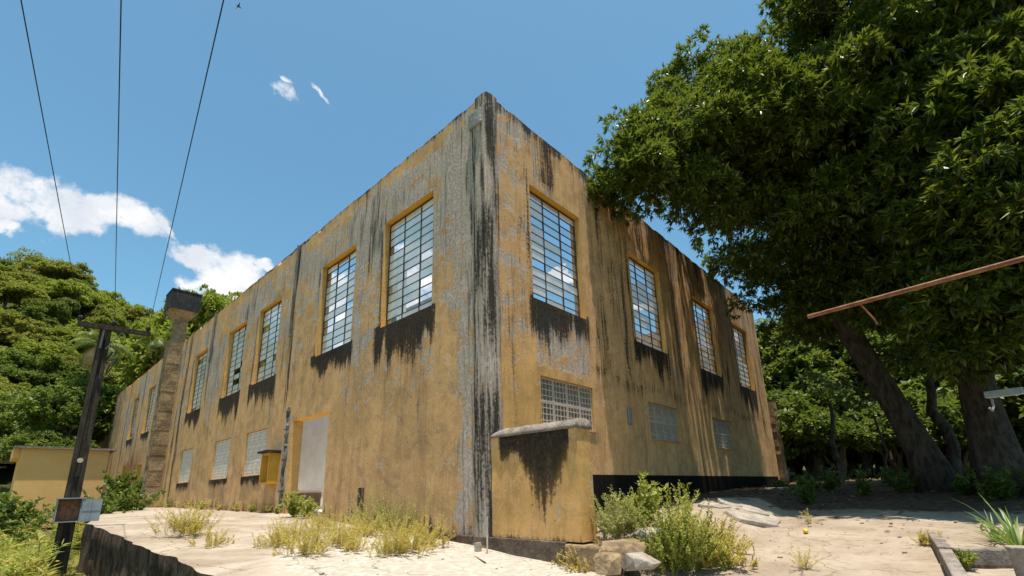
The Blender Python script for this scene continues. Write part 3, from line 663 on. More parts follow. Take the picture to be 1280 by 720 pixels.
wv = (fbm(np.stack([Yg.ravel(), Zg.ravel(), 0*Yg.ravel()], -1), 2., 8)-.5)*.03
Vf = np.stack([-.015+wv, Yg.ravel(), Zg.ravel()], -1); Vb = np.stack([.42+wv, Yg.ravel(), Zg.ravel()], -1)
I = np.arange(Yg.size).reshape(Yg.shape); qq = np.stack([I[:-1, :-1], I[:-1, 1:], I[1:, 1:], I[1:, :-1]], -1).reshape(-1, 4); n_ = len(Vf)
ends = []
for r_ in range(len(zs2)-1): ends.append((I[r_, 0], I[r_+1, 0], I[r_+1, 0]+n_, I[r_, 0]+n_)); ends.append((I[r_, -1], I[r_+1, -1], I[r_+1, -1]+n_, I[r_, -1]+n_))
mkf = mask_low(Yg.ravel(), Zg.ravel()); mkf = np.concatenate([mkf, np.ones((n_, 1))], 1); mkb = mkf.copy(); mkb[:, 0] *= .1; mkb[:, 2] = .25
# end faces get their own vertices, so the stain stays on the front
ev = np.concatenate([Vf, Vb]); em = np.concatenate([mkf*np.array([.05, 1, 1, 1])+np.array([.12, 0, .1, 0]), mkb])
VV = np.concatenate([Vf, Vb, ev]); QQ = np.concatenate([qq, qq[:, ::-1]+n_, np.array(ends)+2*n_]); MMk = np.concatenate([mkf, mkb, em])
rel(link('body', npmesh('body', VV, QQ, False, MMk), M['wall'], LW), LW)
cpv = []; ny_ = 24; na = 11
for i in range(ny_):
    y = -2.23+2.2*i/(ny_-1)
    for k in range(na):
        a = math.pi*k/(na-1); r1 = .25+.012*math.sin(i*1.7+k); end = 1-.35*sstep(i/(ny_-1), .9, 1.0)
        cpv.append((.2-math.cos(a)*r1*1.02, y, 1.062+math.sin(a)*(.19+.012*math.sin(i*2.3))*end))
cq = [(i*na+k, (i+1)*na+k, (i+1)*na+k+1, i*na+k+1) for i in range(ny_-1) for k in range(na-1)]
capm = MB(); capm.add(cpv, cq+[tuple(range(na)), tuple((ny_-1)*na+k for k in range(na-1, -1, -1))]+[(i*na, i*na+na-1, (i+1)*na+na-1, (i+1)*na) for i in range(ny_-1)])
M['cap'] = simple('weathered_cap', (.15, .12, .10), (.34, .29, .25), 4, .95, .9, .03, .1)
rel(capm.build('cap', M['cap'], LW, True), LW)
# its base: dark concrete course and a patched ochre block at the outer end
bs = MB(); bs.box(-.06, .45, -1.86, .5, -1.75, -.905); rel(bevel(bs.build('base', simple('dark_base_concrete', (.085, .06, .045), (.20, .15, .115), 2.5, .95, .8, .03, .1), LW), .015), LW)
bs = MB(); bs.box(-.10, .5, -2.75, -1.865, -1.8, -.93, .02); rel(bevel(bs.build('end_block', M['brickish'], LW), .04), LW)

# ------------------------------------------------------------------ leaf machinery
def rdir(n, zmin=-1.): 
    z = rng.uniform(zmin, 1, n); a = rng.uniform(0, 2*np.pi, n); s_ = np.sqrt(1-z*z); return np.stack([s_*np.cos(a), s_*np.sin(a), z], -1)
def nrm(v): return v/(np.linalg.norm(v, axis=1, keepdims=True)+1e-9)
def leaf_quads(pos, d, L, Wd, droop=.15):
    n = len(pos); L = np.broadcast_to(L, (n,))[:, None]; Wd = np.broadcast_to(Wd, (n,))[:, None]
    s_ = nrm(np.cross(d, np.array([0, 0, 1.])+rdir(n)*.75)); tip = nrm(d+np.array([0, 0, -droop*2]))
    mid = pos+d*L*.42
    Vv = np.stack([pos, mid+s_*Wd/2, mid*0+pos+d*L*.42+tip*L*.58, mid-s_*Wd/2], 1).reshape(-1, 3)
    return Vv, np.arange(n*4).reshape(n, 4)
def clumps(cent, rad, per, k, L, Wd, droop, zmin=-.35, fill=.72):
    """cent (N,3), rad (N,): whorls of k leaves around `per` points on every clump"""
    n = len(cent); c = np.repeat(cent, per, 0); r_ = np.repeat(rad, per)[:, None]; d = rdir(n*per, zmin)
    p = c+d*r_*rng.uniform(fill, 1.05, (n*per, 1))*np.array([1, 1, .85])
    p = np.repeat(p, k, 0); d = np.repeat(d, k, 0); m_ = len(p)
    t_ = nrm(rdir(m_)+d*.55); dd = nrm(t_*.95+d*.35+np.array([0, 0, -droop]))
    return leaf_quads(p, dd, rng.uniform(.75, 1.2, m_)*L, rng.uniform(.8, 1.2, m_)*Wd, droop*.5)
def lobes_to_subs(lobes, dens, subr, zmin=-.3, dfac=None):
    cs, rs = [], []
    for c, r_ in lobes:
        n = max(4, int(dens*r_*r_*(dfac(c) if dfac else 1))); d = rdir(n, zmin); cs.append(np.asarray(c)+d*r_*rng.uniform(.55, 1., (n, 1))*np.array([1, 1, .95])); rs.append(rng.uniform(.7, 1.25, n)*subr)
    return np.concatenate(cs), np.concatenate(rs)
def limb(a, b, r0, r1, n=7, sag=.0, w_=.12):
    a, b = np.asarray(a, float), np.asarray(b, float); L = np.linalg.norm(b-a); pts = []
    off = rdir(n)*L*w_*.5
    for i in range(n):
        t = i/(n-1); pts.append(a*(1-t)+b*t+off[i]*math.sin(math.pi*t)+np.array([0, 0, L*sag*math.sin(math.pi*t)]))
    return pts, [r0*(1-i/(n-1))+r1*i/(n-1) for i in range(n)]

# ------------------------------------------------------------------ mango trees
def mango(name, base, trunk_pts, trunk_r, lobes, label, per, k, L, dens=5.0, subr=.78):
    T = empty(name, base, 0, label, 'tree', 'large mango trees over the yard')
    b = np.asarray(base)
    t = MB(); t.tube([np.asarray(p)-b for p in trunk_pts], trunk_r, 14, .08); t.build('trunk', M['bark'], T, True)
    top_ = np.asarray(trunk_pts[-1]); mid_ = np.asarray(trunk_pts[-2])
    order = sorted(lobes, key=lambda l: -l[1])
    for i, (c, r_) in enumerate(order[:16]):
        src = top_ if c[2] > top_[2]-1 else mid_
        pts, rr_ = limb(src-b, np.asarray(c)-b, .24, .05, 8, -.04, .16)
        q = MB(); q.tube(pts, rr_, 8, .1)
        for _ in range(3):
            s0 = pts[4+_]; p2, r2 = limb(s0, s0+rdir(1)[0]*r_*.9, .06, .02, 5); q.tube(p2, r2, 5)
        q.build('limb', M['bark'], T, True)
    cs, rs = lobes_to_subs([(np.asarray(c)-b, r_) for c, r_ in lobes], dens, subr, -.3, lambda c: .36 if -3.2 < c[1]+b[1] < 1.5 and 8.5 < c[0]+b[0] < 22 else 1.0)
    Vv, Qv = clumps(cs, rs, per, k, L, L*.25, .30)
    link('crown', npmesh('crown', Vv, Qv), M['mango_leaf'], T)
    print(name, len(Qv), 'leaves')
def lob(lst): return [(at(x, y, d), r_) for x, y, d, r_ in lst]
LA = lob([(788, 194, 13.9, .8), (780, 238, 13.6, .7), (808, 190, 14.2, 1.25), (800, 240, 14.0, 1.1), (838, 232, 14.6, 1.4), (842, 175, 15.2, 1.3), (868, 265, 15.0, 1.1),
          (846, 110, 16.8, .8), (880, 92, 17.2, 1.0), (932, 106, 17.5, 1.3), (880, 130, 16.6, 1.5), (925, 150, 16.0, 2.0), (905, 205, 15.8, 1.7), (975, 170, 16.6, 2.0), (1003, 102, 18, 1.5), (1062, 84, 19, 1.7),
          (985, 185, 16.0, 2.2), (945, 235, 16.5, 1.6), (1060, 150, 17, 2.2), (1055, 200, 16.4, 2.3), (1005, 255, 16.8, 1.8), (1075, 280, 17, 2.0), (960, 295, 18, 1.2), (1020, 325, 18, 1.5), (915, 275, 17.5, 1.0), (930, 335, 19, 1.0), (960, 375, 19.5, 1.1),
          (1125, 105, 18.5, 2.3), (1120, 155, 17.5, 2.5), (1000, 385, 19.5, 1.2), (1050, 385, 19, 1.4), (1140, 60, 20, 2.4), (1120, 85, 22, 2.2), (1180, 30, 19, 2.6), (1100, 345, 18.5, 1.6),
          (1060, 170, 24, 2.6), (960, 170, 23, 2.4), (1000, 240, 24, 2.8), (1090, 180, 25, 3.2), (1080, 300, 24, 2.5), (1180, -90, 22, 3.2), (1010, 425, 22, 1.2), (1070, 410, 24, 1.8), (930, 215, 21, 1.8), (905, 320, 22, 1.2), (945, 350, 24, 1.5), (985, 345, 23, 1.8), (1035, 365, 25, 2.0), (905, 290, 24, 1.4), (870, 250, 20, 1.4)])+[(np.array(p), r_) for p, r_ in (((8.4, -5.2, 10.8), 1.7), ((8.8, -7.4, 11.5), 2.0), ((7.3, -3.4, 10.4), 1.3), ((7.9, -6.4, 10.4), 1.5))]
bA = on_z(1172, 594, 0.0); bA = at(1172, 594, 20.0); bA[2] = gz(bA[0], bA[1])-.1
mango('mango_tree', bA, [bA, at(1150, 560, 19.9), at(1115, 502, 19.8), at(1072, 432, 19.6), at(1030, 360, 19.3), at(990, 290, 19.0)], [.62, .44, .36, .33, .30, .22], LA,
      'huge mango tree with leaning bare trunk spreading over the building top', 62, 9, .24)
LB = lob([(1180, 110, 17, 2.4), (1250, 60, 17, 2.6), (1240, 160, 16, 2.3), (1180, 215, 16.5, 2.1), (1270, 240, 15.6, 1.9), (1140, 270, 17, 1.9), (1215, 300, 15.8, 1.8), (1280, 330, 15.4, 1.6), (1160, 350, 17, 1.6), (1235, 385, 15.6, 1.5), (1140, 400, 18, 1.3), (1190, 425, 16.5, 1.2), (1285, 430, 15.2, 1.3), (1240, 450, 16, 1.0),
          (1330, 120, 17, 2.8), (1360, 260, 16, 2.6), (1400, 380, 16, 2.0), (1300, 10, 19, 3.0), (1260, -70, 20, 3.0), (1400, 60, 20, 3.4), (1350, -60, 22, 3.4), (1230, 120, 23, 3.2), (1320, 220, 24, 3.6), (1220, 260, 24, 3.0), (1300, 350, 23, 2.8), (1180, 330, 24, 2.4), (1240, 430, 24, 1.8), (1120, 380, 26, 2.2), (1150, 200, 26, 3.0)])+[(np.array(p), r_) for p, r_ in (((9.2, -8.4, 15.5), 2.5), ((11, -11, 16), 3.0), ((12.5, -8, 18), 3.0), ((8.8, -11, 15), 2.6))]
bB = at(1254, 590, 19.0); bB[2] = gz(bB[0], bB[1])-.1
mango('mango_tree', bB, [bB, bB+np.array([0, .05, 1.2]), bB+np.array([.1, .05, 2.8]), bB+np.array([.3, -.1, 5.0]), bB+np.array([.4, -.4, 8.0])], [.80, .50, .43, .36, .25], LB,
      'dense dark mango tree with thick upright trunk at the edge of the yard', 58, 9, .26)
print('stage mango')

# ------------------------------------------------------------------ hillside wood
def tree_proto(seed, H, Rr, nl, mat, leaf, flat=.8, per=13, k=4):
    """(crown mesh, trunk mesh) of a hillside tree, base at the origin"""
    random.seed(seed); lobes = []; nl = int(nl*1.7)
    for i in range(nl):
        a = i*2.4+random.random(); rr_ = Rr*math.sqrt((i+.5)/nl)*.8
        lobes.append((np.array([rr_*math.cos(a), rr_*math.sin(a), H*(.95-.45*(rr_/Rr)**2*flat)-random.uniform(0, .30*H)]), Rr*random.uniform(.22, .42)))
    cs, rs = lobes_to_subs(lobes, 9.0 if Rr < 5 else 6.5, Rr*.115, -.45)
    Vv, Qv = clumps(cs, rs, per, k, leaf, leaf*.55, .2)
    me = npmesh('crown', Vv, Qv); me.materials.append(mat)
    t = MB(); pts, rr_ = limb((0, 0, -1.5), (random.uniform(-.5, .5), random.uniform(-.5, .5), H*.75), .22+.02*H, .10, 7, 0, .05); t.tube(pts, rr_, 8, .06)
    for c, r_ in lobes[:6]: p2, r2 = limb(pts[3], c, .11, .03, 5); t.tube(p2, r2, 5)
    tm = t.mesh('trunk', True); tm.materials.append(M['bark_far'])
    return me, tm
PROTO = [(tree_proto(1, 8.5, 4.4, 13, M['hill1'], .40), 'bright green round-crowned tree on the wooded hillside'),
         (tree_proto(2, 9.5, 5.0, 15, M['hill2'], .40), 'olive brown-green tree on the wooded hillside'),
         (tree_proto(3, 9.0, 4.2, 12, M['hill3'], .38), 'dark green bushy tree on the wooded hillside'),
         (tree_proto(4, 7.5, 4.8, 14, M['hill1'], .42, .4), 'light green flat-topped tree on the wooded hillside'),
         (tree_proto(5, 10.5, 4.0, 14, M['hill2'], .38, 1.1), 'tall narrow olive tree on the wooded hillside')]
def plant_tree(name, proto, loc, sc, rz, label, cat='tree', group=None):
    T = empty(name, loc, rz, label, cat, group); T.scale = (sc[0], sc[1], sc[2]) if hasattr(sc, '__len__') else (sc,)*3
    link('trunk', proto[1], None, T); link('crown', proto[0], None, T); return T
r2 = random.Random(5); spots = []
tries = 0
while len(spots) < 290 and tries < 9000:
    tries += 1
    d = 62+118*r2.random()**.8; az = R(r2.uniform(-11, 27)); x, y = CAM[0]+d*math.sin(az), CAM[1]+d*math.cos(az)
    if y < 62 or (y < 66 and x > -4): continue
    mn = 3.2+1.2*(d > 120)
    if any((x-a)**2+(y-b)**2 < mn*mn for a, b in spots): continue
    spots.append((x, y))
for (x, y) in spots:
    k = r2.choice((0, 0, 1, 1, 2, 3, 3, 4)) if y > 95 else r2.choice((0, 2, 2, 3, 1))
    f = r2.uniform(.62, .98)*(1 if y < 140 else .9)
    pr_, lb = PROTO[k]
    plant_tree('hillside_tree', pr_, (x, y, float(gz(x, y))-.3), (f*r2.uniform(.9, 1.15), f*r2.uniform(.9, 1.15), f), r2.uniform(0, 6.28), lb, 'tree', 'trees covering the hillside')
# the flat airy crown on the ridge and dark trees right behind the yellow hut
p = at(50, 325, 165); plant_tree('ridge_tree', tree_proto(9, 9, 5.5, 9, M['hill2'], .36, .15, 8, 4), (p[0], p[1], p[2]-9.5), (1, 1, 1.05), 1., 'airy flat umbrella-shaped tree rising above the hill ridge')
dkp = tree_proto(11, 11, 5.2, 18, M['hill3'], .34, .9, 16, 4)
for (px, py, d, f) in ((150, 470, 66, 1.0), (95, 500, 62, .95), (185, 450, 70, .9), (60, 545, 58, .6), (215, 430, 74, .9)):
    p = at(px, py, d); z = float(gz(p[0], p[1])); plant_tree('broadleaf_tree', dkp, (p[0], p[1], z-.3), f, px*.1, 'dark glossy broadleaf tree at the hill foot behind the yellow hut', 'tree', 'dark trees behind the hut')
for (px, py, d, lb_) in ((262, 388, 78, 'tall green tree rising right behind the black chimney tank'), (285, 380, 82, 'rounded green treetop showing just above the long wall')):
    p = at(px, py, d); z = float(gz(p[0], p[1])); f = (p[2]+1.5-z)/10.5
    plant_tree('tall_tree', tree_proto(13, 10.5, 4.6, 14, M['hill1'], .34, .9, 15, 4), (p[0], p[1], z), (f*.75, f*.75, f), px, lb_, 'tree')

# ------------------------------------------------------------------ palms
def palm(name, base, top, r0, nf, L, label, group=None, dead=4, seed=1, bend=.6):
    rr_ = random.Random(seed); b = np.asarray(base, float); T = empty(name, base, 0, label, 'palm tree', group); tp = np.asarray(top, float)-b
    t = MB(); pts = [tp*np.array([u**1.6, u**1.6, u]) for u in np.linspace(0, 1, 12)]; t.tube(pts, [r0*(1-.35*i/11) for i in range(12)], 8, .05); t.build('trunk', M['bark_far'], T, True)
    for i in range(nf+dead):
        dd = i >= nf; a = i*2.399+rr_.random()*.3; el_ = rr_.uniform(.0, 1.1) if not dd else rr_.uniform(-.9, -.3)
        h = np.array([math.cos(a), math.sin(a), 0]); sd = np.array([-h[1], h[0], 0]); Ln = L*rr_.uniform(.8, 1.1); Vs, Qs = [], []; prev = tp.copy()
        n = 20; ang = el_; P_ = [tp]
        for k in range(n):
            ang -= (1.5+bend)/n*(.4+1.2*k/n); P_.append(P_[-1]+(h*math.cos(ang)+np.array([0, 0, math.sin(ang)]))*Ln/n)
        for k in range(2, n):
            w_ = Ln*.21*math.sin(math.pi*min(1, (k+1)/(n+1)*.92+.08))+.05
            for s_ in (-1, 1):
                for q_ in (0, .5):
                    o = P_[k]*(1-q_)+P_[min(k+1, n)]*q_; dr = unit(P_[min(k+1, n)]-P_[k-1]); tip = o+sd*s_*w_+dr*w_*.55+np.array([0, 0, -w_*(.35+.5*rr_.random())]); b0 = len(Vs)
                    Vs += [o-dr*.035, o+dr*.035, (o+tip)/2+dr*.04, tip]; Qs.append((b0, b0+1, b0+2, b0+3))
        for k in range(n):
            b0 = len(Vs); e = .03*(1-k/n)+.008; Vs += [P_[k]+sd*e, P_[k]-sd*e, P_[k+1]-sd*e, P_[k+1]+sd*e]; Qs.append((b0, b0+1, b0+2, b0+3))
        link('dead_frond' if dd else 'frond', npmesh('frond', np.array(Vs), np.array(Qs)), M['palm_dead' if dd else 'palm'], T)
p = at(124, 432, 60); palm('palm_tree', (p[0]+.6, p[1], float(gz(p[0], p[1]))), p, .22, 17, 3.6, 'palm with hanging dead brown fronds behind the utility pole', None, 5, 3)
p = at(206, 428, 72); palm('palm_tree', (p[0]-.6, p[1], float(gz(p[0], p[1]))), p, .2, 16, 3.8, 'green palm showing between chimney and hillside trees', None, 2, 4)
for (px, py, d, bx, sd, L, lb) in ((953, 410, 46, 6, 7, 2.6, 'tall palm leaning over the far end of the short facade'), (978, 448, 54, 1, 8, 2.8, 'shorter palm with full crown in the gap beyond the short facade'), (962, 470, 60, -2, 9, 3.0, 'low palm half hidden beside the far wall edge')):
    p = at(px, py, d); palm('palm_tree', (p[0]+bx*.3, p[1]-bx, float(gz(p[0], p[1]))), p, .17, 16, L, lb, None, 2, sd)

# ------------------------------------------------------------------ bushes and woodland beyond the mango trees
bp = [tree_proto(21, 4.2, 2.6, 12, M['bush'], .26, .9, 16, 5), tree_proto(22, 3.2, 2.3, 10, M['bush'], .24, .7, 16, 5), tree_proto(23, 7.5, 3.8, 15, M['hill3'], .32, .9, 14, 5)]
UB = tree_proto(24, 3.6, 2.8, 14, M['hill3'], .28, 1.25, 14, 5)
for (px, d, b_, f, lb) in ((985, 33, 0, 1.25, 'sunlit leafy bush right beside the far end of the short facade'), (1015, 36, 0, 1.35, 'yellow-green sunlit bush beyond the far end of the facade'), (1050, 33, 1, 1.2, 'low sunlit bush between the facade end and the leaning mango trunk'), (1085, 37, 0, 1.1, 'bright bush seen behind the leaning mango trunk'),
                          (1125, 35, 1, 1.2, 'small sunlit bush between the leaning and upright mango trunks'), (1160, 38, 0, 1.1, 'rounded sunlit bush behind the gap between the mango trunks'), (1205, 33, 1, 1.1, 'light green bush just behind the thick mango trunk, building side'), (1275, 34, 0, 1.1, 'sunlit bush on the outer side of the thick mango trunk'), (1330, 33, 0, 1.3, 'broad bush beyond the thick mango trunk outside the yard'), (965, 40, 1, 1.2, 'pale bush squeezed behind the far facade corner')):
    p = at(px, 590, d); plant_tree('bush', bp[b_], (p[0], p[1], float(gz(p[0], p[1]))-.4), f, px*.7, lb, 'bush', 'sunlit bushes beyond the mango trees')
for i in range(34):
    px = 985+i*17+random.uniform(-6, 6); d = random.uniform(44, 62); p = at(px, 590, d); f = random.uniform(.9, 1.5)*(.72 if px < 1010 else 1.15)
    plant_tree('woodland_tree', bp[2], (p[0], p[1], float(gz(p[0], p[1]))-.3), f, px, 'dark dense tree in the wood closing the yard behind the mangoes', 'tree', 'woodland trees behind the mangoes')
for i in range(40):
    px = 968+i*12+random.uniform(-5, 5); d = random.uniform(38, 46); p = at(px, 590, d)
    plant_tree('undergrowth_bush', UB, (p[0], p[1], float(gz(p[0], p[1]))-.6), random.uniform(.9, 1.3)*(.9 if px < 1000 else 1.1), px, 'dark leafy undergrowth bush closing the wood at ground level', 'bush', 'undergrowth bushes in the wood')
# thin stems in the shade
for (px, py, d, tx, ty, r0, lb) in ((1046, 600, 27, 1038, 505, .13, 'thin crooked stem in deep shade between facade end and leaning trunk'), (1110, 598, 24, 1092, 520, .07, 'slender sapling stem against the bushes by the leaning trunk'), (1195, 598, 22, 1160, 470, .22, 'dark secondary trunk standing behind the leaning mango')):
    a, b = at(px, py, d), at(tx, ty, d); a[2] = float(gz(a[0], a[1]))-.1; T = empty('sapling', a, 0, lb, 'tree'); t = MB(); pts, rr_ = limb((0, 0, 0), b-a, r0, r0*.6, 7, 0, .12); t.tube(pts, rr_, 8); t.build('trunk', M['bark'], T, True)
    Vv, Qv = clumps(np.array([b-a+np.array([0, 0, .4]), b-a+np.array([.5, .3, .8]), b-a+np.array([-.4, .5, 1.0])]), np.array([.6, .7, .7]), 40, 5, .2, .07, .3); link('crown', npmesh('crown', Vv, Qv), M['mango_leaf'], T)

# ------------------------------------------------------------------ yellow hut, stone wall
H = empty('hut', (-3.9, 38, -1.6), 0, 'small plain yellow hut with thin flat roof slab behind the utility pole', 'building')
q = MB(); q.box(-2.15, 2.15, -2.0, 2.4, 0, 4.93); q.build('wall', M['hut'], H)
q = MB(); q.box(-2.5, 2.5, -2.25, 2.7, 4.932, 5.06, .01); q.build('roof', M['cap'], H)
q = MB(); q.box(-2.5, -2.16, -1.7, 2.2, 4.3, 4.93); q.build('side_beam', M['hut'], H)
a = on_y(-30, 560, 52); b = on_y(38, 548, 52); SW = empty('stone_wall', (a[0], 52, a[2]-1.2), 0, 'low grey stone retaining wall on the bank above the hut', 'wall')
st_me = []
for k in range(5):
    q = MB(); q.box(-.3, .3, -.25, .25, -.2, .2, .05); me = q.mesh('stone'); me.materials.append(M['stone']); st_me.append(me)
nst = int((b[0]-a[0]+2)/.62)
for r_ in range(4):
    for i in range(nst): o = link('stone', random.choice(st_me), None, SW); o.location = (i*.62-1+.3*(r_ % 2), random.uniform(-.05, .05), .2+r_*.41)

# ------------------------------------------------------------------ utility pole, box, wires
PB = np.array([-5.62, 8.85, -1.65]); UP = empty('utility_pole', PB, 0, 'dark slotted wooden utility pole with crossarm in the grass beside the apron', 'utility pole')
q = MB(); q.beam((-.11, 0, 0), (-.07, 0, 6.2), .09, .2, (0, 1, 0)); q.beam((.11, 0, 0), (.07, 0, 6.2), .09, .2, (0, 1, 0))
q.box(-.066, .066, -.05, .05, .0, 6.1)
q.build('post', M['wood'], UP)
aL, aR = on_y(97, 404, 8.7)-PB, on_y(188, 418, 8.7)-PB
q = MB(); q.beam(aL, aR, .11, .12); q.build('crossarm', M['wood'], UP)
q = MB(); q.beam((-.06, -.12, 5.5), aL*.55+aR*.45+np.array([-.15, 0, -.06]), .04, .02); q.beam((.06, -.12, 5.5), aR*.6+aL*.4+np.array([0, 0, -.06]), .04, .02); q.build('brace', M['galv'], UP)
INS = []
for f in (.02, .47, .96):
    c = aL*(1-f)+aR*f; q = MB(); q.tube([c+np.array([0, 0, z]) for z in (.06, .10, .12, .16, .18, .22)], [.03, .03, .055, .05, .055, .03], 10); q.build('insulator', M['soot'], UP, True); INS.append(c+PB+np.array([0, 0, .20]))
q = MB(); pts, _ = limb((.16, -.1, 4.9), (.30, -.05, 5.5), .02, .02, 7, .2, .5); q.tube(pts, .018, 6); pts, _ = limb((.12, -.12, 4.4), (.34, -.1, 5.2), .02, .02, 7, .3, .6); q.tube(pts, .015, 6); q.build('loose_cable', M['wire'], UP)
q = MB(); q.tube([(0, -.135, 2.62), (0, -.105, 2.62)], .06, 12); q.build('tag_disc', M['stick'], UP)
bt = on_y(71, 624, 8.55); bb = on_y(63, 654, 8.55); br = on_y(103, 624, 8.55)
BX = empty('meter_box', (bt[0]+.02, 8.55, bb[2]), 0, 'open grey metal meter box with its door swung aside on the pole', 'meter box')
wd, ht = br[0]-bt[0], bt[2]-bb[2]
q = MB(); q.box(0, wd, .2, .22, 0, ht); q.box(0, .02, 0, .199, 0, ht); q.box(wd-.02, wd, 0, .199, 0, ht); q.box(.021, wd-.021, 0, .199, 0, .02); q.box(-.02, wd+.05, -.03, .22, ht+.001, ht+.025); bo = q.build('case', M['boxgrey'], BX)
q = MB(); q.box(.022, wd-.022, .17, .199, .022, ht-.004); q.box(.1, .32, .15, .169, .06, .09); q.build('backboard', M['rust'], BX)
q = MB(); q.box(wd+.002, wd+.36, -.02, -.002, .0, ht-.02); do = q.build('door', M['boxgrey'], BX)
q = MB(); q.box(wd+.17, wd+.18, -.026, -.0205, .02, ht-.04); q.box(wd+.01, wd+.35, -.026, -.0205, ht*.45, ht*.47); q.build('rib', M['galv'], do)
q = MB(); q.box(-.02, .30, .22, .245, .1, .2); q.build('bracket', M['galv'], BX)
for i, ((px, py), lb) in enumerate(zip(((30, 0), (153, 0), (279, 0)), ('overhead wire from the free end of the pole crossarm', 'overhead wire from the middle of the pole crossarm', 'overhead wire from the crossarm end towards the building'))):
    a = INS[i]; d = ray(px, py); b = CAM+d*(a[2]+.05)/d[2]; e = a+(b-a)*3.4; pts = []
    for t_ in np.linspace(0, 1, 40):
        pnt = a*(1-t_)+e*t_; pnt[2] += -.9*(4*t_*(1-t_))*.18+t_*.2; pts.append(pnt)
    q = MB(); q.tube(pts, .006, 6); tag(q.build('power_line', M['wire']), lb, 'wire')
p = at(298, 8, 60); q = MB()
q.tube([p+np.array(v)*1.1 for v in ((-.25, 0, 0), (-.1, 0, .03), (.1, 0, .03), (.25, .02, .02), (.36, .03, .02))], [.02, .07, .08, .05, .015], 8)
for s_ in (-1, 1): q.add([p+np.array(v)*1.1 for v in ((-.08, 0, .04), (.12, 0, .04), (.02, s_*.35, .16), (-.06, s_*.36, .16), (-.12, s_*.72, .02))], [(0, 1, 2, 3), (3, 2, 4)])
tag(q.build('bird', M['soot']), 'small dark bird gliding high in the blue sky', 'bird')

# ------------------------------------------------------------------ steel bars at the yard edge
pp = on_z(1420, 600, -.2); PO = at(1440, 560, 4.4); PZT = (at(1010, 396, 4.3)+(at(1280, 323, 4.0)-at(1010, 396, 4.3))*1.75)[2]+.03
q = MB(); q.tube([(PO[0], PO[1], -1.7), (PO[0], PO[1], PZT)], .045, 12); tag(q.build('steel_post', M['rust']), 'rusty round steel post carrying the two bars at the yard edge', 'post')
e0, e1 = at(1010, 396, 4.3), at(1280, 323, 4.0); e2 = e0+(e1-e0)*1.75; e2 = np.array([PO[0], PO[1], (e0+(e1-e0)*1.75)[2]])
RB = empty('rusty_bar', e0, 0, 'thin rusty steel bar reaching across in front of the dark mango tree', 'metal bar')
q = MB(); n = 26; pts = [e1*0+(e0*(1-t_)+e1*t_-e0) for t_ in np.linspace(0, 1, n)]+[(e1*(1-t_)+e2*t_-e0) for t_ in np.linspace(.1, 1, 10)]
q.tube(pts, [.016+.001*(i % 2) for i in range(len(pts))], 8, .04); q.build('bar', M['rust'], RB)
h0 = e0*(1-.295)+e1*.295-e0; q = MB(); q.tube([h0, h0+np.array([.05, -.03, -.06]), h0+np.array([.09, -.06, -.12]), h0+np.array([.10, -.07, -.165])], .006, 6); q.build('tie_wire', M['rust'], RB)
g0, g1 = at(1233, 494, 3.8), at(1280, 488, 3.75); g2 = np.array([PO[0], PO[1], g1[2]+.02])
GB = empty('grey_bar', g0, 0, 'short grey metal channel with a small hook below the rusty bar', 'metal bar')
q = MB(); q.beam((0, 0, 0), g1-g0, .05, .035); q.beam(g1-g0, g2-g0, .05, .035); q.build('channel', M['galv'], GB)
q = MB(); q.tube([(.06, -.02, -.018), (.065, -.02, -.06), (.05, -.01, -.085), (.03, -.0, -.07)], .006, 6); q.build('hook', M['galv'], GB)

# ------------------------------------------------------------------ weeds, grass and small plants
def weed_mesh(n, h, spread, per, L, Wd, seed, up_=.5, stem=.003, drp=.1, foot=0.):
    """stems fanning out from a root with leaves along them"""
    global rng
    g_ = np.random.default_rng(seed); Vs, Qs = [], []; P_, D_ = [], []
    for i in range(n):
        a = g_.uniform(0, 6.28); lean = abs(g_.normal(0, spread)); hh = h*g_.uniform(.3, 1.15); r0 = g_.uniform(0, .25)*spread*h if not foot else foot*math.sqrt(g_.random())*(.7+.5*math.sin(a*3+seed)); hh *= (1-.45*(r0/foot)**2) if foot else 1
        o = np.array([math.cos(a)*r0, math.sin(a)*r0, 0]); d = np.array([math.cos(a)*lean, math.sin(a)*lean, 1.]); cur = o; m_ = 6
        for k in range(m_):
            nx_ = cur+unit(d)*hh/m_; d = d+g_.normal(0, .16, 3)*np.array([1, 1, .2])-np.array([0, 0, drp*k/m_]); sd = unit(np.cross(d, (g_.normal(), g_.normal(), .1)))*stem*(1.4-k/m_); b0 = len(Vs)
            Vs += [cur+sd, cur-sd, nx_-sd*.8, nx_+sd*.8]; Qs.append((b0, b0+1, b0+2, b0+3))
            for _ in range(per if k else 1):
                t_ = g_.random(); P_.append(cur*(1-t_)+nx_*t_); v = g_.normal(0, 1, 3); v[2] = abs(v[2])*.5+up_; D_.append(unit(v))
            cur = nx_
    P_, D_ = np.array(P_), np.array(D_); lv, lq = leaf_quads(P_, D_, g_.uniform(.6, 1.3, len(P_))*L, g_.uniform(.7, 1.2, len(P_))*Wd, .1)
    return npmesh('foliage', np.concatenate([np.array(Vs), lv]), np.concatenate([np.array(Qs), lq+len(Vs)]))
def weed(name, loc, mat, label, n, h, spread, per, L, Wd, seed, group=None, cat='weed', up_=.5, rz=0, foot=0.):
    me = weed_mesh(n, h, spread, per, L, Wd, seed, up_, foot=foot); o = link(name, me, mat); o.location = tuple(loc); return tag(o, label, cat, group)
def pz(px, py):
    z = -.9
    for _ in range(6): q_ = on_z(px, py, z); z = float(plat_z(np.array(q_[0]), np.array(q_[1])))
    return q_
def gr(px, py):
    z = -1.0
    for _ in range(12): q_ = on_z(px, py, z); z = .5*z+.5*float(gz(q_[0], q_[1]))
    return on_z(px, py, z)
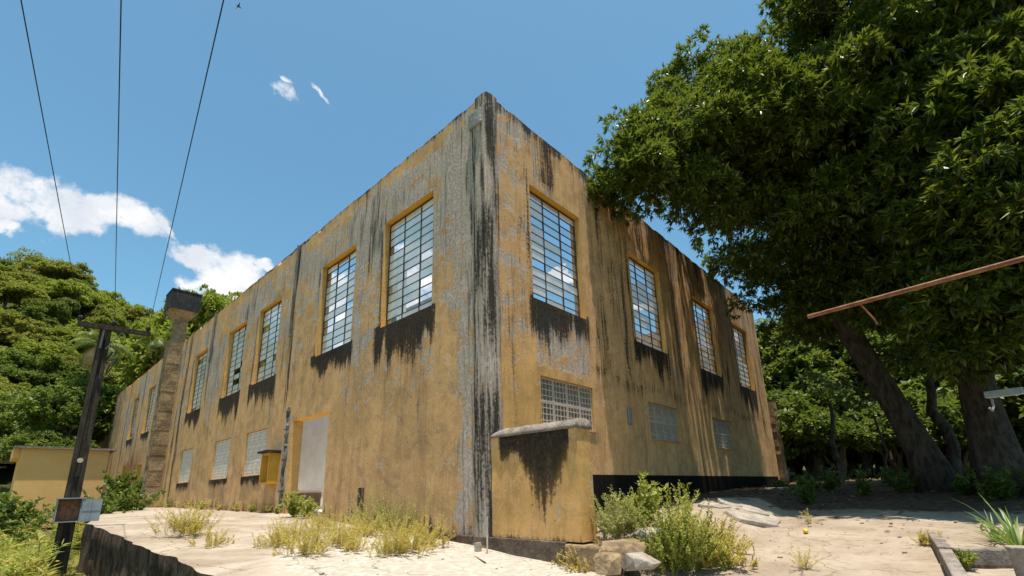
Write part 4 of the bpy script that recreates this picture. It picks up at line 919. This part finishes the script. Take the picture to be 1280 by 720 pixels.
ww = [(348, 684, 'weed', 24, .42, .55, 9, .07, .010, 'feathery dry weed, outermost of the row across the apron'), (383, 694, 'weed', 34, .50, .55, 10, .07, .010, 'broad yellow feathery weed spreading over the pale apron'), (425, 683, 'weed', 30, .50, .5, 10, .07, .010, 'yellow feathery weed between the door and the white dust'),
      (405, 662, 'weed', 22, .45, .5, 10, .07, .011, 'dry yellow weed in front of the doorway threshold'), (470, 662, 'weed_grey', 44, .85, .45, 10, .05, .022, 'tall grey-green weed growing against the long wall'), (505, 668, 'weed_grey', 40, .80, .45, 10, .05, .022, 'grey-green weed with tiny leaves nearest the corner side'),
      (495, 694, 'weed', 40, .55, .5, 10, .075, .010, 'golden feathery weed in front of the grey-green weeds'), (532, 684, 'weed', 30, .50, .55, 10, .08, .010, 'bright yellow-green weed ending the row towards the corner'), (232, 668, 'weed', 46, .60, .5, 10, .08, .012, 'round yellow weed tuft near the apron edge'), (266, 683, 'weed', 16, .30, .6, 8, .06, .010, 'small straggly dry weed near the apron edge'), (440, 690, 'weed', 22, .40, .6, 9, .07, .010, 'low dry weed filling the middle of the row'), (365, 676, 'weed', 26, .45, .6, 9, .07, .010, 'thin dry weed behind the outer end of the row'), (455, 672, 'weed', 30, .5, .55, 9, .07, .010, 'yellow weed at the feet of the tall grey-green weeds'), (512, 690, 'weed', 30, .5, .55, 9, .07, .010, 'golden weed holding the white plastic scrap')]
for i, (px, py, mt, n, h, sp_, per, L, Wd, lb) in enumerate(ww):
    loc = pz(px, py); weed('weed', loc, M[mt], lb, int(n*2.5), h*1.3, sp_*1.0, per+2, L*.75, Wd*.8, 300+i, 'weeds on the apron', foot=.2+.5*h)
weed('weed', (-.3, 8.6, -.66), M['weed_green'], 'green leafy weed growing in the doorway', 40, .75, .4, 9, .10, .05, 330)
weed('weed', (-.25, 7.7, -.70), M['weed_green'], 'small green weed at the doorway edge', 26, .55, .45, 9, .09, .04, 331)
for i, (y, h) in enumerate(((11.2, .35), (12.6, .3), (14.2, .4), (10.3, .3), (16.5, .35), (19, .4), (21.5, .4), (25, .6), (27.6, .8))): weed('weed', (-.18, y, float(plat_z(np.array(-.2), np.array(y)))-.02), M['weed_green' if i % 2 else 'weed'], 'low tuft of weeds rooted along the foot of the long wall', 14, h, .5, 8, .07, .02, 340+i, 'tufts along the wall foot')
weed('vine_shrub', (-.9, 33.5, -1.2), M['bush'], 'leafy shrub climbing beside the far end of the long wall', 60, 3.0, .28, 12, .28, .16, 360, None, 'shrub')
for i, (px, py, d, h, lb) in enumerate(((150, 640, 30, 2.6, 'bushy green shrub between the hut and the long wall'), (115, 640, 26, 1.9, 'leafy shrub in front of the yellow hut behind the pole'), (8, 650, 22, 2.0, 'drooping green shrub at the outer edge of the grass'), (-40, 650, 20, 2.2, 'large green shrub beyond the grass edge'), (95, 640, 30, 1.6, 'small shrub at the foot of the yellow hut'))):
    p = at(px, py, d); weed('shrub', (p[0], p[1], float(gz(p[0], p[1]))-.1), M['bush'], lb, 60, h, .38, 12, .22, .12, 370+i, None, 'shrub')
random.seed(77)
for i in range(46):
    px = random.uniform(-60, 128); d = random.uniform(11, 24); p = at(px, 650, d)
    if p[0] > -6.0 and p[1] < 11: continue
    weed('meadow_plant', (p[0], p[1], float(gz(p[0], p[1]))-.03), M['weed_green'] if i % 3 else M['weed'], 'tall yellow-green leafy plant in the rough grass beside the apron', 22, random.uniform(.6, 1.25), .35, 6, .26, .035, 400+i, 'plants in the rough grass', 'plant', .25)
# rough grass
n = 70000; d = 5.2+30*rng.random(n)**1.7; a = np.radians(rng.uniform(-14, 22, n)); gxp, gyp = CAM[0]+d*np.sin(a), CAM[1]+d*np.cos(a)
ok = (gxp < np.interp(gyp, [-6.5, 10.1, 11, 33], [-4.45, -5.2, -5.0, -.8])-.02); gxp, gyp = gxp[ok], gyp[ok]; n = len(gxp)
gp = np.stack([gxp, gyp, gz(gxp, gyp)-.02], -1); hh = rng.uniform(.10, .42, n)*(.6+.9*vnoise(gp*np.array([1, 1, 0]), .6, 13))*(.45+.55*sstep(np.interp(gyp, [-6.5, 10.1], [-4.4, -5.1])-gxp, .1, 1.4)); ld = nrm(rng.normal(0, .42, (n, 3))*np.array([1, 1, 0])+np.array([0, 0, 1])); sd = nrm(np.cross(ld, rdir(n)))*rng.uniform(.005, .011, (n, 1))
mid = gp+ld*hh[:, None]*.55; tip = gp+nrm(ld+rng.normal(0, .35, (n, 3))*np.array([1, 1, .1]))*hh[:, None]
GV = np.stack([gp-sd, gp+sd, mid+sd*.8, tip, mid-sd*.8], 1).reshape(-1, 3); GQ = np.arange(n*5).reshape(n, 5)
tag(link('grass', npmesh('grass', GV, GQ), M['grass']), 'rough yellow-green grass growing beside the concrete apron', 'grass', kind='stuff')
# right-hand bank
rb = [(772, 668, 'weed_grey', 46, .62, .5, 11, .05, .02, 'grey-green bush hugging the end of the low wall', 'bush'), (800, 662, 'weed_green', 26, .80, .35, 6, .15, .075, 'broad-leaved light green plant beside the low wall end', 'plant'), (850, 700, 'weed_green', 48, .85, .42, 11, .055, .028, 'sprawling small-leaved weed on the broken bank', 'weed'), (895, 690, 'weed', 46, .55, .6, 11, .055, .024, 'yellowish weed sprawling towards the concrete yard', 'weed'), (860, 660, 'weed_green', 20, .8, .25, 8, .06, .03, 'upright leafy weed in front of the black wall band', 'weed'),
      (826, 715, 'weed_green', 44, .5, .6, 11, .05, .024, 'dense low weed below the broken concrete slabs', 'weed'), (905, 650, 'bush', 12, .40, .45, 5, .14, .10, 'round-leaved plant at the edge of the tree shade', 'plant'), (980, 620, 'bush', 26, .55, .5, 8, .16, .10, 'dark leafy plant in the shade near the facade end', 'plant'), (740, 719, 'weed', 36, .45, .55, 10, .05, .02, 'pale weed below the low wall end block', 'weed'), (700, 722, 'weed', 26, .35, .55, 10, .05, .02, 'low pale weed in front of the dark wall base', 'weed'), (671, 706, 'weed_green', 7, .42, .15, 12, .045, .022, 'single upright sprig growing out of the dark wall base', 'weed'), (1005, 712, 'weed', 12, .28, .5, 6, .06, .008, 'wispy dry tuft on the concrete yard', 'weed'), (1012, 655, 'weed', 8, .26, .5, 5, .06, .008, 'tiny dry tuft behind the fallen mango', 'weed'), (1160, 682, 'weed', 26, .20, .8, 8, .06, .010, 'flat dry weed mat by the planter kerb', 'weed'), (870, 712, 'weed_green', 46, .55, .55, 11, .05, .022, 'bushy pale weed in front of the sprawling bank weeds', 'weed'), (905, 708, 'weed', 40, .45, .6, 10, .05, .018, 'low yellow weed fringing the concrete yard', 'weed'), (848, 676, 'weed', 40, .5, .55, 10, .05, .02, 'dry weed between the tilted slab and the bank', 'weed')]
for i, (px, py, mt, n, h, sp_, per, L, Wd, lb, ct) in enumerate(rb): weed('weed' if ct == 'weed' else ct+'', gr(px, py), M[mt], lb, int(n*(2.6 if n > 30 else 1.3)), h*1.25, sp_*1.0, per+2, L*.85, Wd*.85, 500+i, None, ct, foot=(.42 if n > 30 else .12 if n > 15 else 0))
# fallen leaves under the mangoes
n = 5200; lx, ly = rng.uniform(5, 32, n), rng.uniform(-16, 0.2, n); keep = (lx > 6.5+rng.random(n)*3) | (rng.random(n) < .2); lx, ly = lx[keep], ly[keep]; n = len(lx)
lp = np.stack([lx, ly, gz(lx, ly)+.012+.02*rng.random(n)], -1); dd = nrm(rng.normal(0, 1, (n, 3))*np.array([1, 1, .25])); sd = nrm(np.cross(dd, np.array([0, 0, 1.])+rng.normal(0, .35, (n, 3))))
L_ = rng.uniform(.10, .22, n)[:, None]; LV = np.stack([lp, lp+dd*L_*.5+sd*L_*.16, lp+dd*L_, lp+dd*L_*.5-sd*L_*.16], 1).reshape(-1, 3)
tag(link('fallen_leaves', npmesh('fallen_leaves', LV, np.arange(n*4).reshape(n, 4)), M['litter']), 'brown fallen leaves scattered under the mango trees', 'leaves', kind='stuff')
for i in range(26):
    px, d = random.uniform(990, 1300), random.uniform(17, 27); p = at(px, 600, d); weed('shade_plant', (p[0], p[1], float(gz(p[0], p[1]))-.02), M['bush'], 'small leafy seedling in the shade under the mango trees', 14, random.uniform(.3, .9), .5, 6, .16, .07, 560+i, 'seedlings under the mangoes', 'plant')

# ------------------------------------------------------------------ broken slabs, rubble and debris
def slab(px, py, sx, sy, th, rz, tilt, label, mat='rubble', dz=0.):
    p = gr(px, py); n = 9; ang = np.sort(np.random.default_rng(px).uniform(0, 6.28, n)); out = [(math.cos(t_)*sx*random.uniform(.8, 1), math.sin(t_)*sy*random.uniform(.8, 1)) for t_ in ang]
    q = MB(); q.add([(x, y, -th) for x, y in out]+[(x*.97, y*.97, random.uniform(-.01, .01)) for x, y in out], [tuple(range(n-1, -1, -1)), tuple(range(n, 2*n))]+[(k, (k+1) % n, n+(k+1) % n, n+k) for k in range(n)])
    o = q.build('broken_slab', M[mat]); e_ = .5; nv = Vector((-(float(gz(p[0]+e_, p[1]))-float(gz(p[0]-e_, p[1])))/(2*e_), -(float(gz(p[0], p[1]+e_))-float(gz(p[0], p[1]-e_)))/(2*e_), 1)).normalized()
    o.location = (p[0], p[1], float(gz(p[0], p[1]))+.05+dz); o.rotation_euler = (nv.to_track_quat('Z', 'Y').to_matrix() @ Matrix.Rotation(rz, 3, 'Z')).to_euler(); bevel(o, .02); return tag(o, label, 'concrete slab', 'broken concrete slabs on the bank')
slab(905, 642, .95, .6, .12, .5, (.03, -.06), 'flat pale slab lying at the edge of the tree shade')
slab(868, 656, .9, .55, .13, .9, (-.05, .07), 'tilted pale slab below the black wall band')
import bmesh
def rock(px, py, sx, sy, sz, label, mat, seed, dz=0.):
    g_ = random.Random(seed); bm = bmesh.new()
    for _ in range(26):
        v = Vector((g_.gauss(0, 1), g_.gauss(0, 1), g_.gauss(0, 1))).normalized(); bm.verts.new((max(-.8, min(.8, v.x))*sx, max(-.8, min(.8, v.y))*sy, max(-.6, min(.6, v.z))*sz))
    bmesh.ops.convex_hull(bm, input=bm.verts); bmesh.ops.delete(bm, geom=[v for v in bm.verts if not v.link_faces], context='VERTS')
    me = bpy.data.meshes.new('rock'); bm.to_mesh(me); bm.free(); o = link('concrete_chunk', me, M[mat]); p_ = gr(px, py); o.location = (p_[0], p_[1], p_[2]+dz); o.rotation_euler[2] = g_.uniform(0, 6); bevel(o, .015)
    return tag(o, label, 'concrete chunk', 'broken concrete chunks on the bank')
rock(812, 668, .50, .36, .20, 'pale broken chunk behind the leafy plant', 'rubble', 1)
rock(778, 688, .48, .34, .26, 'large broken chunk against the wall end block', 'brickish', 2)
rock(800, 702, .34, .28, .20, 'chunk with pale flat top halfway down the bank', 'rubble', 3)
rock(788, 716, .40, .34, .30, 'dark stained chunk lowest on the bank', 'mossy', 4)
rock(826, 680, .30, .24, .18, 'small broken chunk half hidden in the weeds', 'rubble', 5)
rock(762, 704, .26, .22, .22, 'small brown chunk under the end of the low wall', 'brickish', 6)
slab(940, 632, 1.0, .7, .10, .2, (.02, .02), 'broad slab right under the far facade windows')
slab(930, 652, .8, .5, .10, 1.4, (.02, -.04), 'slab with ragged edge where the yard meets the bank')
slab(985, 624, 1.1, .8, .10, .7, (.0, .02), 'thin slab shaded under the mango crown')
rbm = MB(); rs_ = random.Random(9)
for i in range(360):
    if i < 160: x, y = rs_.uniform(-3.6, -.2), rs_.uniform(-2.4, 4.5); z = float(plat_z(np.array(x), np.array(y)))
    elif i < 270: x, y = rs_.uniform(.2, 4.), rs_.uniform(-3.4, -1.8); z = float(gz(x, y))
    else: x, y = rs_.uniform(-.5, 7), rs_.uniform(-7, -3.2); z = float(gz(x, y))
    s_ = rs_.choice((.006, .008, .010, .013, .018, .03)); rbm.box(x-s_, x+s_, y-s_, y+s_, z-s_*.4, z+s_*rs_.uniform(.4, 1.1), s_*.35)
tag(rbm.build('rubble', M['rubble']), 'scattered crumbs of plaster and stone on the concrete', 'rubble', kind='stuff')
p = pz(609, 693); q = MB(); q.tube([(p[0], p[1], p[2]-.03), (p[0]+.012, p[1]+.004, p[2]+.35), (p[0]+.006, p[1]-.01, p[2]+.69)], [.018, .017, .015], 8); tag(q.build('stick', M['stick']), 'thin pale stick standing upright against the building corner', 'stick')
p = pz(598, 692); q = MB(); q.box(p[0]-.06, p[0]+.06, p[1]-.05, p[1]+.05, p[2]-.01, p[2]+.20, .012); tag(bevel(q.build('concrete_block', M['rubble']), .012), 'small upright concrete lump beside the stick', 'block')
p = pz(589, 693); q = MB(); q.tube([p+np.array([0, 0, z]) for z in (0, .01, .07, .09, .12)], [.035, .045, .045, .03, .02], 10); tag(q.build('bottle', M['white_plastic'], None, True), 'small white plastic bottle by the building corner', 'bottle')
a, b = pz(588, 695), pz(607, 705); q = MB(); q.tube([a+np.array([0, 0, .02]), (a+b)/2+np.array([0, 0, .03]), b+np.array([0, 0, .02])], .014, 7); tag(q.build('twig', M['dark_board']), 'dark twig lying on the white dust near the corner', 'twig')
p = pz(513, 682); q = MB(); q.add([(p[0]-.09, p[1], p[2]), (p[0]+.08, p[1]-.06, p[2]+.02), (p[0]+.1, p[1]+.03, p[2]+.20), (p[0]-.07, p[1]+.05, p[2]+.17), (p[0], p[1]+.02, p[2]+.11)], [(0, 1, 4), (1, 2, 4), (2, 3, 4), (3, 0, 4)]); tag(q.build('plastic_scrap', M['white_plastic']), 'crumpled white plastic scrap caught in the golden weeds', 'litter')
p = gr(1009, 667); q = MB(); q.tube([p+np.array([-.075+.0375*k, .01*k, .05]) for k in range(5)], [.015, .045, .052, .042, .012], 12); tag(q.build('mango', M['mango_fruit'], None, True), 'single yellow mango lying on the concrete yard', 'fruit')

# ------------------------------------------------------------------ planter corner with strap-leaved plant
KB = empty('planter', (2.6, -7.1, -1.2), 0, 'low weathered concrete planter kerb at the yard edge', 'planter'); random.seed(3)
kr = lambda o: rel(o, KB)
q = MB(); q.beam((2.35, -6.76, -1.06), (3.95, -6.60, -1.0), .16, .26); kr(bevel(q.build('kerb', M['cap'], KB), .02)); q = MB(); q.beam((.3, -6.93, -1.2), (2.34, -6.76, -1.07), .15, .22); kr(bevel(q.build('kerb', M['cap'], KB), .02))
q = MB(); q.beam((2.30, -6.86, -1.12), (2.62, -7.75, -1.10), .22, .36); kr(bevel(q.build('kerb', M['cap'], KB), .025))
q = MB(); q.beam((2.18, -6.9, -1.22), (2.50, -7.75, -1.20), .03, .16); kr(q.build('stained_face', M['mossy'], KB))
p = at(1276, 700, 8.0); q = MB(); q.tube([(p[0], p[1]-.02, z) for z in (-1.5, -1.25, -1.0, p[2]+.10, p[2]+.14, p[2]+.145)], [.07, .085, .10, .11, .135, .12], 12); tag(q.build('pot', M['rubble'], None, True), 'grey concrete pot standing at the planter corner', 'pot')
def strap(base, n, L, seed, label):
    g_ = random.Random(seed); Vs, Qs = [], []
    for i in range(n):
        a = g_.uniform(0, 6.28); h = np.array([math.cos(a), math.sin(a), 0]); sd = np.array([-h[1], h[0], 0]); el_ = g_.uniform(.55, 1.45); P_ = np.array([h[0]*.06, h[1]*.06, 0]); ll = L*g_.uniform(.6, 1.1); m_ = 9; w_ = g_.uniform(.012, .02); b0 = len(Vs)
        for k in range(m_+1):
            ww_ = w_*(1-(k/m_)**2)+.001; Vs += [P_+sd*ww_, P_-sd*ww_]; P_ = P_+(h*math.cos(el_)+np.array([0, 0, math.sin(el_)]))*ll/m_; el_ -= g_.uniform(.02, .16)
        Qs += [(b0+2*k, b0+2*k+1, b0+2*k+3, b0+2*k+2) for k in range(m_)]
    o = link('strap_plant', npmesh('foliage', np.array(Vs), np.array(Qs)), M['lily']); o.location = base; return tag(o, label, 'plant')
strap((3.35, -7.55, -1.05), 46, .95, 5, 'green strap-leaved plant arching out of the concrete planter')
strap((4.2, -7.35, -1.0), 22, .5, 6, 'smaller pale strap-leaved plant behind the planter kerb')
weed('weed', (2.05, -6.95, -1.16), M['weed_green'], 'small-leaved weed squeezed beside the planter kerb', 26, .22, .5, 9, .035, .022, 620)
